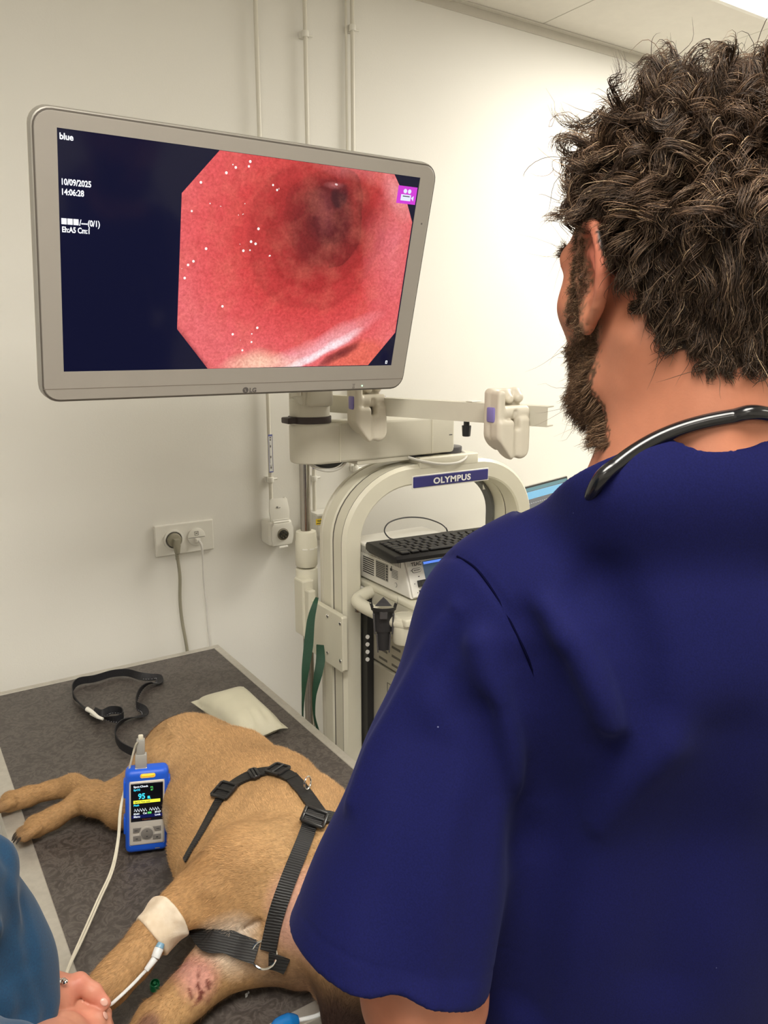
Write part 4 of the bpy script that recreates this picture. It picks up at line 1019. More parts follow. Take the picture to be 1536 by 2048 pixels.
def dog(P):
    P = P.astype(np.float32)
    d = chain(P, spine, .05); d = smin(d, chain(P, belly, .05), .075)
    d = smin(d, chain(P, brisk, .03), .045); d = smin(d, chain(P, neck, .04), .05)
    d = smin(d, chain(P, head, .02), .035); d = smin(d, chain(P, ear1, .01), .02)
    d = smin(d, chain(P, thigh, .025), .030); d = smin(d, chain(P, low, .02), .016)
    d2 = chain(P, fore, .02); d = smin(d, d2, .028)
    d = smin(d, chain(P, fore2, .02), .022)
    for TT, r in ((T1, .0092), (T2, .0088), (T3, .0110), (T4, .0090)):
        for a, b in TT: d = smin(d, cap(P, a, b, r, r*.86), .0028)
    d = d+groove(P, cr_arm, 0, .008, .009)+groove(P, cr_arm2, 0, .016, .005)+groove(P, cr_flank, 0, .014, .0055)+groove(P, cr_sh, 0, .022, .005)+groove(P, cr_nk, 0, .010, .004)
    d = d+.0010*snoise(P, 55, 3)+.0006*snoise(P, 120, 5)
    return smax(d, TZ+.0020-P[:, 2], .006)
Vd, Qd = sdf_mesh(dog, (-.02, .50, TZ-.01), (.66, 1.62, TZ+.20), .0036)
Gd = grad(dog, Vd)
# coat flow: away from the head, down each leg
segs = []
for ch in (neck[::-1], spine[::-1], belly[::-1], brisk[::-1], thigh, low, fore, fore2, [head[3], head[2], head[1], head[0]]):
    for a, b in zip(ch, ch[1:]): segs.append((a, b))
def flow(P):
    best = np.full(len(P), 9., np.float32); F_ = np.zeros((len(P), 3)); F_[:, 1] = 1
    for a, b in segs:
        d = cap(P, a[:3], b[:3], a[3], b[3]); t = np.array(b[:3])-np.array(a[:3]); t /= np.linalg.norm(t)
        m = d < best; best[m] = d[m]; F_[m] = t
    return F_
def near(P, px, py, h, r): return np.clip(1-np.linalg.norm(P-T(px, py, h), axis=1)/r, 0, 1)
def dogcol(P):
    n = len(P); c = np.tile(np.array([.45, .265, .118]), (n, 1))
    v = snoise(P.astype(np.float32), 30, 8)[:, None]; c *= (1+.12*v)
    def blend(wt, col):
        nonlocal c
        wt = np.clip(wt, 0, 1)[:, None]; c = c*(1-wt)+np.array(col)*wt
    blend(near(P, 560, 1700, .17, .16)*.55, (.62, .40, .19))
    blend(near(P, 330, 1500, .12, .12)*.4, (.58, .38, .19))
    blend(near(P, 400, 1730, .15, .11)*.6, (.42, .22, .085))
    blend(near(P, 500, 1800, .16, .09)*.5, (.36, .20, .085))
    blend(near(P, 470, 1868, .07, .055)*2.4, (.66, .55, .44))
    blend(near(P, 545, 1880, .06, .05)*1.6, (.50, .40, .30))
    blend(near(P, 345, 1650, .05, .05)*1.6, (.52, .40, .27))
    blend(near(P, 610, 1815, .13, .055)*2.2, (.62, .34, .25)); blend(near(P, 595, 1860, .12, .05)*2.2, (.58, .32, .24))
    blend(near(P, 630, 1780, .15, .045)*1.2, (.60, .34, .22))
    blend(near(P, 398, 1955, .06, .030)*1.6, (.56, .27, .21)); blend(near(P, 375, 1935, .06, .026)*1.2, (.56, .28, .22))
    sore = near(P, 396, 1978, .050, .026)*3*(snoise(P.astype(np.float32), 330, 4) > .28); blend(sore*.6, (.17, .05, .035))
    blend(near(P, 296, 2050, .05, .018)*2, (.20, .10, .06))
    blend(near(P, 640, 1910, .04, .10)*1.5, (.18, .10, .06))
    for q in ((706, 1990), (694, 2030)): blend(near(P, *q, .05, .06)*1.8, (.045, .024, .018))
    blend(near(P, 665, 1985, .02, .05)*1.0, (.40, .22, .12))
    for TT in (T1, T2): 
        for a, b in TT: blend(np.clip(1-np.linalg.norm(P-b, axis=1)/.016, 0, 1)*1.0, (.28, .17, .09))
    return np.clip(c, .004, 1)
dg_ = thing('dog', 'tan short-haired dog lying on its side on the exam table, wearing a harness', 'dog', T(420, 1650))
SKIND = vcol_mat('dog_skin', .75, bump=.5, bscale=420, spec=.2, vary=.22, vscale=190)
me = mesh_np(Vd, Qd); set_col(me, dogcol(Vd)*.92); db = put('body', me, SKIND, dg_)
# short coat
tri = Vd[Qd]; cen = tri.mean(1); area = np.linalg.norm(np.cross(tri[:, 1]-tri[:, 0], tri[:, 2]-tri[:, 0]), axis=1)
vis = (cen[:, 2] > TZ+.006) & (((_C-cen)*Gd[Qd[:, 0]]).sum(1) > -.15)
pr = area*vis; pr = pr/pr.sum(); NF = 150000
ix = rng.choice(len(Qd), NF, p=pr); u_ = rng.random((NF, 1)); v_ = rng.random((NF, 1))
rt = tri[ix, 0]*(1-u_)*(1-v_)+tri[ix, 1]*u_*(1-v_)+tri[ix, 2]*u_*v_+tri[ix, 3]*(1-u_)*v_
nr = Gd[Qd[ix, 0]]; fl = flow(rt.astype(np.float32)); fl = fl-nr*(fl*nr).sum(1, keepdims=True); fl /= np.linalg.norm(fl, axis=1, keepdims=True)+1e-6
fl = fl+.22*rng.normal(size=fl.shape)+.35*np.stack([snoise(rt.astype(np.float32), 26, 20+k) for k in range(3)], 1)*.5
dr = fl+nr*.20; dr /= np.linalg.norm(dr, axis=1, keepdims=True)
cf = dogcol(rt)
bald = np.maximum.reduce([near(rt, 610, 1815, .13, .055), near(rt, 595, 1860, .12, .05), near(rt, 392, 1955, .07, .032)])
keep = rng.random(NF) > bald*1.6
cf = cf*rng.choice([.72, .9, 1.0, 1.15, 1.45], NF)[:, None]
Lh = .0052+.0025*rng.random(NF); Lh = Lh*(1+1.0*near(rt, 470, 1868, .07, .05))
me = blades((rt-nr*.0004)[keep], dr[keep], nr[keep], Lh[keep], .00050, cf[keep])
FURM = vcol_mat('dog_coat', .6, spec=.25, vary=.05)
tag(put('coat', me, FURM, dg_), kind='stuff')
CLAW = M('claw', (.03, .022, .018), .35)
for TT in (T1, T2, T3):
    for k, (a, b) in enumerate(TT):
        d_ = (b-a)/np.linalg.norm(b-a); 
        MB().tube([b+d_*.004+np.array([0, 0, .002]), b+d_*.010+np.array([0, 0, .003]), b+d_*.0155-np.array([0, 0, .001])], [.0030, .0026, .0006], 8, 4).out('claw', CLAW, dg_, True)
# nose and closed eye, facing away from the camera
hd_ = np.array(head[3][:3])-np.array(head[2][:3]); hd_ /= np.linalg.norm(hd_); MB().sph(np.array(head[3][:3])+hd_*.024+np.array([0, 0, .006]), .012, (1, 1, .8)).out('nose', CLAW, dg_, True)
p_e, g_e = trace(dog, 716, 1950); MB().sph(p_e-g_e*.005, .009).out('eye', BLACK, dg_, True)

# ------------------------------------------------------------------ harness
WEB = NT('black_webbing'); wv = WEB.n('ShaderNodeTexWave'); wv.inputs['Scale'].default_value = 130; wv.inputs['Distortion'].default_value = 1.2
wv.bands_direction = 'DIAGONAL'; WEB.l(WEB.n('ShaderNodeTexCoord').outputs['Object'], wv.inputs['Vector'])
WEB.l(WEB.ramp(wv.outputs['Fac'], [(.2, (.003, .003, .003)), (.8, (.012, .0115, .011))]), WEB.b.inputs['Base Color']); WEB.b.inputs['Roughness'].default_value = .55
WEB.bump(wv.outputs['Fac'], .6, .0008); WEB = WEB.m
hr = thing('dog_harness', 'black webbing harness with plastic slides around the dog', 'harness', T(540, 1650, .15))
def on_dog(pts, lift=.0012, sub=5):
    P = spline([(a, b, 0) for a, b in pts], sub); o = []; N = []
    for a in P:
        p, g = trace(dog, a[0], a[1])
        if p is None or p[2] < TZ+.004: continue
        o.append(p+g*lift); N.append(g)
    # smooth so the strap spans hollows
    o = np.array(o); N = np.array(N)
    for _ in range(3):
        o[1:-1] = (o[:-2]+2*o[1:-1]+o[2:])/4; N[1:-1] = (N[:-2]+2*N[1:-1]+N[2:])/4
    return o, N
def wrap_tail(o, N, end, k=6, down=.06):
    return o, N
def strap(pts, w_, name, t_=.0022, lift=.0014):
    o, N = on_dog(pts, lift); s_ = MB().ribbon(o, N, w_, t_).out(name, WEB, hr, False); return o, N
oA, NA = strap([(372, 1722), (385, 1698), (405, 1665), (432, 1615), (448, 1588)], .0135, 'girth_strap')
oB, NB = strap([(446, 1592), (470, 1570), (500, 1554), (535, 1545), (565, 1549), (585, 1560)], .021, 'shoulder_webbing', .003)
oC, NC = strap([(580, 1554), (598, 1574), (612, 1592), (626, 1612), (640, 1632), (652, 1650)], .020, 'back_strap', .0025)
oD, ND = strap([(690, 1650), (664, 1638), (640, 1637), (622, 1645)], .021, 'neck_webbing', .003)
oE, NE = strap([(622, 1640), (612, 1670), (596, 1710), (580, 1750), (564, 1795), (552, 1835), (544, 1872), (538, 1900)], .0195, 'collar_strap', .0024, .002)
o1, n1 = on_dog([(455, 1882), (480, 1892), (505, 1900), (528, 1906)], .003)
o0 = np.array([T(376, 1838, .082), T(396, 1853, .086), T(424, 1869, .090)]); o0[2] = o0[2]*.5+(o1[0]+np.array([-.022, .012, -.004]))*.5
oo_ = spline(np.concatenate([o0, o1[::4]]), 5); nn_ = np.tile(n1[0]*.5+np.array([-.2, -.3, .9])*.5, (len(oo_), 1))
MB().ribbon(oo_, nn_, .025, .0026).out('chest_strap', WEB, hr)
oG, NG = strap([(540, 1918), (556, 1922), (575, 1930)], .020, 'chest_strap', .0026, .002)
PLB = M('slide_black', (.013, .013, .013), .28)
def slide(px, py, dirpx, L=.030, Wd=.026, lift=.0042):
    p, g = trace(dog, px, py); q, _ = trace(dog, px+dirpx[0], py+dirpx[1]); 
    g = Vector(g).normalized(); y = Vector(q-p); y = (y-g*y.dot(g)).normalized(); x = y.cross(g)
    M_ = Matrix(((x.x, y.x, g.x, p[0]+g.x*lift), (x.y, y.y, g.y, p[1]+g.y*lift), (x.z, y.z, g.z, p[2]+g.z*lift), (0, 0, 0, 1)))
    m = MB(); t_ = .0042
    for s_ in (-1, 1):
        m.box((s_*Wd/2-.0022, -L/2, 0), (s_*Wd/2+.0022, L/2, t_), .0014, 2, M=M_)
        m.box((-Wd/2, s_*L/2-.0022, 0), (Wd/2, s_*L/2+.0022, t_), .0014, 2, M=M_)
    m.box((-Wd/2, -.0018, .0006), (Wd/2, .0018, t_+.0006), .001, 1, M=M_)
    o = m.out('slide_buckle', PLB, hr, True)
    MB().box((-Wd/2+.002, -L/2+.002, -.001), (Wd/2-.002, L/2-.002, .0022), .0008, 1, M=M_).out('webbing_in_slide', WEB, hr)
    return o
slide(450, 1587, (-20, 24), .027, .026); slide(556, 1546, (20, 4), .026, .025); slide(626, 1643, (-8, 20), .026, .029, .0055)
p, g = trace(dog, 512, 1552); q, _ = trace(dog, 528, 1545)
slide(509, 1553, (18, -6), .010, .023, .003)
def ring(c, nrm, r, t_, name='metal_ring', flat_=None):
    nrm = Vector(nrm).normalized(); u = nrm.orthogonal().normalized(); v = nrm.cross(u)
    P = [Vector(c)+(u*math.cos(a)+v*math.sin(a))*r for a in np.linspace(0, 2*PI, 24, endpoint=False)]
    return MB().tube(P, t_, 8, 2, True).out(name, CHROME, hr, True)
p, g = trace(dog, 530, 1908); ring(p+g*.004+np.array([0, 0, .002]), g+np.array([0, 0, .4]), .0150, .0015)
p, g = trace(dog, 604, 1590)
if p is not None: ring(p+np.array([.010, .002, .014]), (.5, -.8, .1), .0085, .0011, 'leash_ring')

# ------------------------------------------------------------------ bandage and cannula on the foreleg
BND = NT('bandage'); f = BND.noise(120, 4); f2 = BND.noise(26, 3)
BND.l(BND.ramp(f2, [(.35, (.62, .50, .36)), (.65, (.82, .74, .61))]), BND.b.inputs['Base Color']); BND.b.inputs['Roughness'].default_value = .8; BND.bump(f, .7, .0012); BND = BND.m
a = np.array(W(350, 1826, .103, 0)[:3]); b = np.array(W(284, 1890, .088, 0)[:3]); ba = (b-a)/np.linalg.norm(b-a)
def band(P):
    d = dog(P)-.0032-.0008*snoise(P, 160, 9)
    s_ = (P-A3(a))@A3(ba); L = np.linalg.norm(b-a)
    e = .0025*snoise(P, 90, 2)
    d = smax(d, -(s_-.004)+e, .003); d = smax(d, (s_-(L-.012))+e, .003)
    return np.maximum(d, cap(P, a, b, .0375, .033))
Vb, Qb = sdf_mesh(band, np.minimum(a, b)-.05, np.maximum(a, b)+.05, .0018)
bn = put('bandage', mesh_np(Vb, Qb), BND, None); tag(bn, 'cream adhesive bandage wrapped round the dog foreleg', 'bandage')
mm2 = a+ba*(np.linalg.norm(b-a)*.5)
CLEAR = NT('clear_plastic'); CLEAR.b.inputs['Base Color'].default_value = (.86, .88, .88, 1); CLEAR.b.inputs['Roughness'].default_value = .08; CLEAR.b.inputs['Transmission Weight'].default_value = .30; CLEAR.b.inputs['IOR'].default_value = 1.3; CLEAR = CLEAR.m
iv = thing('cannula_line', 'clear cannula and thin infusion tube running down the bandaged foreleg', 'tube', T(310, 1900, .09))
def onleg(px, py, l=.003): p, g = trace(dog, px, py); return p+g*l
c0 = onleg(318, 1886, .005); c1 = onleg(303, 1914, .0065); c2 = onleg(288, 1938, .004)
MB().cyl(c0, c0+(c1-c0)*.35, .0042, .0052, 18, .0005).out('blue_hub', M('hub_blue', (.18, .33, .45), .3), iv, True)
MB().cyl(c0+(c1-c0)*.35, c1, .0056, .0050, 18, .0008).out('connector', CLEAR, iv, True)
MB().cyl(c1, c2, .0042, .0030, 16, .0006).out('luer_tip', CLEAR, iv, True)
tl_ = []
for a_, b_ in ((282, 1946), (268, 1961), (252, 1977), (236, 1992), (221, 2005)):
    p_, g_ = trace(dog, a_, b_); tl_.append(p_+g_*.0028 if p_ is not None and p_[2] > TZ+.03 else np.array(T(a_, b_, .062)))
MB().tube([c2]+tl_+[T(213, 2012, .064)], .0019, 10).out('infusion_tube', CLEAR, iv, True)

# ------------------------------------------------------------------ leash on the table
LSH = M('leash_nylon', (.010, .010, .013), .6, vary=.2, vscale=200, bump=.4, bscale=700)
ls = thing('leash', 'black nylon dog leash loosely looped on the exam table with a white clip', 'leash', T(230, 1400))
lp = [(268, 1515, .004, 0), (242, 1500, .008, 0), (232, 1478, .008, 0), (240, 1458, .007, .4), (262, 1443, .004, 1.1), (288, 1436, .003, 1.3), (289, 1428, .006, .8), (275, 1420, .010, .1), (276, 1404, .010, 0), (284, 1388, .009, .2), (300, 1374, .004, 1.0), (318, 1370, .003, 1.4), (317, 1359, .004, 1.3), (300, 1361, .005, .9), (280, 1360, .006, .5), (255, 1354, .010, .15), (225, 1356, .010, 0), (190, 1366, .010, 0), (160, 1371, .009, 0), (147, 1382, .009, 0), (146, 1398, .009, 0), (156, 1412, .007, .5), (172, 1425, .005, .9), (192, 1438, .005, 1.0), (215, 1447, .007, .6), (236, 1449, .009, 0), (248, 1441, .009, 0), (243, 1431, .009, 0), (222, 1430, .008, .2), (204, 1437, .006, .5), (188, 1430, .005, .8)]
K = spline([(*T(x, y, 0.0), fl_) for x, y, h, fl_ in [(a_, b_, c_, d_) for a_, b_, c_, d_ in lp]][:] if False else [tuple(T(x, y, 0))[:2]+(fl_,) for x, y, h, fl_ in lp], 8)
P = []; N = []; WL_ = .0175
for i in range(len(K)):
    t_ = K[min(i+1, len(K)-1), :2]-K[max(i-1, 0), :2]; t_ /= np.linalg.norm(t_)+1e-9
    ang = min(max(K[i, 2], 0), 1.4)            # 0 = on edge, 1.4 = nearly flat
    n_ = Vector((-t_[1]*math.cos(ang), t_[0]*math.cos(ang), math.sin(ang)))
    N.append(n_); P.append(Vector((K[i, 0], K[i, 1], TZ+.0028+math.cos(ang)*WL_/2)))
MB().ribbon(P, N, WL_, .0018).out('webbing', LSH, ls)
m = MB()   # reflective stitching dashes
for i in range(2, len(P)-3, 2):
    if not (40 < i < 110 or i > 180): continue
    for o_ in (-.35,):
        tg = (P[i+1]-P[i]).normalized(); sd = tg.cross(N[i]).normalized()
        a_ = P[i]+sd*WL_*o_; b_ = P[i]+tg*.0022+sd*WL_*o_
        for s_ in (-.0004, .0022): m.cyl(a_+N[i]*s_, b_+N[i]*s_, .0005, n=5)
m.out('stitching', M('stitch_grey', (.30, .30, .32), .5), ls)
m = MB(); c_ = [T(x, y, h) for x, y, h in ((174, 1418, .026), (184, 1424, .024), (196, 1434, .020), (206, 1438, .018))]
m.tube(c_, [.0050, .0042, .0036, .0028], 10).tube([T(181, 1428, .016), T(190, 1433, .014), T(196, 1436, .016)], .0022, 8)
m.out('clip', M('clip_white', (.82, .80, .72), .3), ls, True)

# ------------------------------------------------------------------ padded pouch
POU = M('pouch_fabric', (.58, .55, .42), .45, vary=.03, bump=.25, bscale=60)
cn = [T(382, 1404, .018), T(487, 1374, .016), T(576, 1457, .010), T(483, 1487, .018)]
cn = [np.array(c) for c in cn]
def bil(u, v): return (cn[0]*(1-u)+cn[1]*u)*(1-v)+(cn[3]*(1-u)+cn[2]*u)*v
n_ = 48; rows = []
def pz(u, v): e = min(u, 1-u, v, 1-v); return max(0, math.sin(PI*u)*math.sin(PI*v))**.45
m = MB(); top = []; bot = []
for i in range(n_+1):
    rt_, rb_ = [], []
    for j in range(n_+1):
        u, v = i/n_, j/n_
        # sides pinch in between the corners
        uu = .5+(u-.5)*(1-.09*math.sin(PI*v)); vv = .5+(v-.5)*(1-.09*math.sin(PI*u))
        p = bil(uu, vv); e = min(u, 1-u, v, 1-v)
        k = max(0, (1-abs(2*u-1)**3.2)*(1-abs(2*v-1)**3.2)); k = max(0, (k-.10)/.90); h = .034*k**.60
        k = min(1, k*1.6); wr = .0011*math.sin(u*23+3*v)*math.sin(PI*v)*math.exp(-((u-.9)/.14)**2)+.0012*math.sin(v*26)*math.exp(-((u-.08)/.1)**2)+.002*math.sin(u*30+v*3)*math.exp(-((v-.9)/.12)**2)*k
        rim = .003*math.sin(u*9)*(1-k)
        rt_.append((p[0], p[1], max(p[2]+h+wr+rim, TZ+.003))); rb_.append((p[0], p[1], max(p[2]-h*.9+rim-.0012, TZ+.0006)))
    top.append(rt_); bot.append(rb_)
m.grid(top); m.grid([r_[::-1] for r_ in bot]); bmesh.ops.remove_doubles(m.bm, verts=m.bm.verts, dist=.0002)
edge_v = [v for v in m.bm.verts if v.is_boundary]
bmesh.ops.holes_fill(m.bm, edges=[e for e in m.bm.edges if e.is_boundary], sides=0) if False else None
# close the rim
for k in range(n_):
    for A_, B_ in (((k, 0), (k+1, 0)), ((k, n_), (k+1, n_)), ((0, k), (0, k+1)), ((n_, k), (n_, k+1))):
        q = [m.bm.verts.new(top[A_[0]][A_[1]]), m.bm.verts.new(top[B_[0]][B_[1]]), m.bm.verts.new(bot[B_[0]][B_[1]]), m.bm.verts.new(bot[A_[0]][A_[1]])]
        try: m.bm.faces.new(q)
        except Exception: pass
bmesh.ops.remove_doubles(m.bm, verts=m.bm.verts, dist=.00015)
po = m.out('padded_pouch', POU, None, True, 60); tag(po, 'pale grey-green padded pouch lying behind the dog on the table', 'pouch')

# ------------------------------------------------------------------ pulse oximeter leaning on the belly
B0 = Vector(T(294, 1706, .006)); LEN = .1375; WID = .0640; TH = .028
KY = .92
def tiltup():
    best = None
    for a in np.linspace(.95, 1.5, 400):
        # top centre on the ray through its pixel at height B0.z+LEN*sin(a)
        q = Vector(onz(294, 1541, B0.z+LEN*math.sin(a))); e = abs((q-B0).length-LEN)
        if best is None or e < best[0]: best = (e, a, q)
    return best
e, a_, q = tiltup(); print('oximeter tilt', math.degrees(a_), 'err', e)
oy = (q-B0).normalized(); r0 = Vector(T(256, 1710, .006)); ox = Vector(T(331, 1697, .006))-r0; ox.z = 0; ox = (ox-oy*ox.dot(oy)).normalized(); oz = ox.cross(oy)
OM = Matrix(((ox.x, oy.x, oz.x, B0.x), (ox.y, oy.y, oz.y, B0.y), (ox.z, oy.z, oz.z, B0.z), (0, 0, 0, 1)))
ot = thing('pulse_oximeter', 'handheld pulse oximeter in a blue rubber case leaning on the dog', 'pulse oximeter', B0)
BLU = M('blue_rubber', (.008, .10, .66), .45, vary=.04)
m = MB().box((-WID/2, 0, -TH), (WID/2, LEN, 0), .009, 4, M=OM)
for s_ in (-1, 1):
    for y in (.045, .105): m.box((s_*WID/2-.0025, y-.014, -TH+.006), (s_*WID/2+.0025, y+.014, -.006), .002, 2, M=OM)
m.out('case', BLU, ot, True)
MB().box((-.0265, .014, -.004), (.0265, .1225, .0012), .004, 3, M=OM).out('face_plate', M('face_plate', (.62, .58, .52), .35), ot, True)
MB().box((-.010, .1262, -.002), (.0125, .1322, .0012), .0030, 3, M=OM).out('warning_light', M('amber', (.9, .55, .02), .35, emit=(1, .58, .02), es=.25), ot, True)
sc = MB().box((-.0235, .060*KY, .001), (.0235, .1285*KY, .0018), .0006, 1, M=OM).out('display', M('oxi_black', (.004, .004, .008), .12), ot)
def om(x, y, z=.0021): return OM @ Vector((x, y*KY, z))
CY = M('oxi_cyan', (.0, .02, .02), .3, emit=(.05, .62, .85), es=1.1); GR = M('oxi_green', (0, .02, 0), .3, emit=(.10, .55, .12), es=1); YL = M('oxi_yellow', (.02, .02, 0), .3, emit=(.85, .85, .05), es=1); OW = M('oxi_white', (.02, .02, .02), .3, emit=(.85, .9, .95), es=1)
RD = M('oxi_dim_red', (.02, 0, 0), .3, emit=(.20, .05, .03), es=1); BD = M('oxi_band', (0, 0, .01), .3, emit=(.002, .004, .055), es=1)
def otx(s, sz, x, y, mt, **k): return text(s, sz, om(x, y), ox, oy, mt, sc, 'display_text', **k)
otx('Spot-Check', .0044, -.0195, .1215, OW, bold=.0001); otx('SpO2', .0042, -.0195, .1160, CY, bold=.0001); otx('95', .0125, -.0130, .1010, CY, bold=.0003, sx=.85); otx('PR', .0036, .0050, .1190, GR, bold=.0001); otx('%', .003, .0035, .0995, CY)
otx('87', .0036, .0055, .1145, GR, bold=.0001)
MB().box((.0008, .1005*KY, .0019), (.0042, .1050*KY, .0021), M=OM).out('pulse_bar', CY, sc)
MB().box((-.0198, .0930*KY, .0019), (.0195, .0985*KY, .0021), M=OM).out('message_bar', YL, sc)
text('SpO2 Too Low', .0036, om(-.018, .0945, .0023), ox, oy, LETTERK, sc, 'display_text', bold=.0001)
otx('Pleth', .0040, -.0195, .0885, CY, bold=.0001)
m = MB()
for k in range(10):
    if k == 5: continue
    x = -.0185+.0037*k; pts = [(x, .0790), (x+.0008, .0838), (x+.0034, .0782)]
    P = [om(*p_) for p_ in pts]; m.tube(P, .00035, 5, 1)
m.out('pulse_trace', OW, sc)
otx('ID:01', .0040, -.0195, .0730, OW, bold=.0001); otx('Cat', .0040, -.0060, .0733, OW, bold=.0001); otx('07:57', .0040, .0115, .0735, OW, bold=.0001)
MB().box((.0010, .0730*KY, .0019), (.0065, .0765*KY, .0021), M=OM).out('battery_icon', GR, sc)
MB().box((-.0225, .0665*KY, .00185), (.0225, .0722*KY, .00195), M=OM).out('menu_band', BD, sc)
otx('Menu', .0042, -.0195, .0680, OW, bold=.0001); otx('Lock', .0042, .0115, .0685, OW, bold=.0001); otx('2 beat/min', .0030, -.007, .0625, RD)
GB = M('oxi_button', (.20, .185, .17), .4); GBR = M('oxi_button_ring', (.42, .39, .35), .4)
MB().cyl(om(0, .0375, .0008), om(0, .0375, .0020), .0112, n=36, bev=.0005).out('ring', GBR, ot, True)
bt = MB().cyl(om(0, .0375, .0018), om(0, .0375, .0030), .0090, n=36, bev=.0006).out('arrow_button', GB, ot, True)
m = MB().poly([om(-.0016, .0415, .0030), om(.0016, .0415, .0030), om(0, .0440, .0030)], oz*.0003).poly([om(-.0016, .0335, .0030), om(0, .0310, .0030), om(.0016, .0335, .0030)], oz*.0003); m.out('arrows', LETTERK, bt)
for s_ in (-1, 1):
    for y0, y1, ic in ((.0405, .0490, 1), (.0255, .0345, 0)):
        b_ = MB().poly([om(s_*.0205, y0, .0008), om(s_*.0205, y1, .0008), om(s_*.0085, y1, .0008), om(s_*(.0118 if ic else .0085), y0+(.0 if ic else .0), .0008)], oz*.0016, .0005).out('soft_button', GB, ot)
        m = MB()
        if ic: m.box((s_*.016-.0022, KY*(y0+y1)/2-.0004, .0024), (s_*.016+.0022, KY*(y0+y1)/2+.0006, .0028), M=OM)
        else: m.box((s_*.015-.0016, KY*(y0+y1)/2-.0012, .0024), (s_*.015+.0016, KY*(y0+y1)/2+.0004, .0028), M=OM)
        m.out('button_mark', LETTERK, b_)
MB().box((.012, .0062, -.002), (.019, .0074, .0003), M=OM).out('case_mark', GB, ot)
# connector and its pale cable
PAL = M('pale_cable', (.66, .62, .50), .45); CG = M('connector_grey', (.36, .35, .32), .4)
m = MB().box((-.0175, LEN-.004, -.020), (.000, LEN+.022, -.008), .0025, 2, M=OM).box((-.0155, LEN+.020, -.019), (-.003, LEN+.046, -.009), .0025, 2, M=OM)
cbl = thing('sensor_cable', 'pale thin sensor cable from the blue oximeter down to the held paw', 'cable', B0)
m.out('connector', CG, cbl, True)
m = MB().box((-.0180, LEN-.002, -.0205), (.0005, LEN+.0005, -.0075), .001, 1, M=OM).box((-.0160, LEN+.0195, -.0195), (-.0025, LEN+.0215, -.0085), .001, 1, M=OM).box((-.0130, LEN+.044, -.0175), (-.0055, LEN+.052, -.0105), .002, 2, M=OM)
m.out('connector_band', PAL, cbl, True)
tp = om(-.0095, LEN+.052, -.014)
for s_, dx in ((0, 0), (1, 5)):
    pts = [tp, om(-.012, LEN+.056, -.013), om(-.018, LEN+.050, -.006), Vector(T(250, 1575, .11)), Vector(T(240+dx*.4, 1620, .085)), Vector(T(235+dx*.5, 1680, .055)), Vector(T(222+dx*.8, 1740, .030)), Vector(T(195+dx, 1800, .012)), Vector(T(162+dx, 1875, .010)), Vector(T(140+dx*.6, 1925, .022)), Vector(T(128+dx*.3, 1960, .042)), Vector(T(118, 1985, .050))]
    MB().tube(pts, .0015, 8, 8).out('wire', PAL, cbl, True)
# small green cap and tiny shards
q = T(310, 1979, 0)
m = MB().lathe([(.0055, 0), (.0060, .003), (.0058, .010), (.0050, .0105), (.0048, .006), (.0022, .0055), (.0020, .0105), (.0010, .011)], (0, 0, 0), n=20)
bmesh.ops.transform(m.bm, matrix=Matrix.Translation((q[0], q[1], TZ+.001)) @ Matrix.Rotation(.15, 4, 'X'), verts=m.bm.verts)
tag(m.out('cap', M('green_cap', (.01, .30, .12), .35), None, True), 'small green plastic cap on the table between the two forelegs', 'cap')
m = MB(); q = T(491, 1996, .0006)
m.poly([q+np.array(v) for v in ((0, 0, 0), (.0035, .001, 0), (.004, .004, .001), (.001, .0035, .001))], (0, 0, .0015)).poly([q+np.array(v) for v in ((.004, .003, 0), (.007, .004, 0), (.0062, .0062, 0))], (0, 0, .002))
tag(m.out('plastic_chip', CLEAR), 'tiny clear plastic chips on the bare table top', 'chip')
# cuffed tube at the near edge of the table
tu = thing('breathing_tube', 'clear tube with a bright blue end at the near edge of the table', 'tube', T(600, 2040, .01))
BT = M('tube_blue', (.01, .17, .50), .2, coat=.5)
m = MB().tube([T(545, 2075, .020), T(560, 2058, .022), T(580, 2046, .022), T(597, 2040, .022)], [.008, .012, .011, .005], 14, 6); m.out('blue_cuff', BT, tu, True)
m = MB().tube([T(597, 2040, .022), T(625, 2034, .022), T(645, 2026, .024), T(662, 2018, .030), T(700, 2010, .045)], .0024, 10); m.out('clear_tube', CLEAR, tu, True)
m = MB().tube([T(640, 2028, .024), T(665, 2027, .03), T(700, 2025, .05), T(735, 2022, .07)], .0012, 8); m.out('inflation_line', CABW, tu, True)
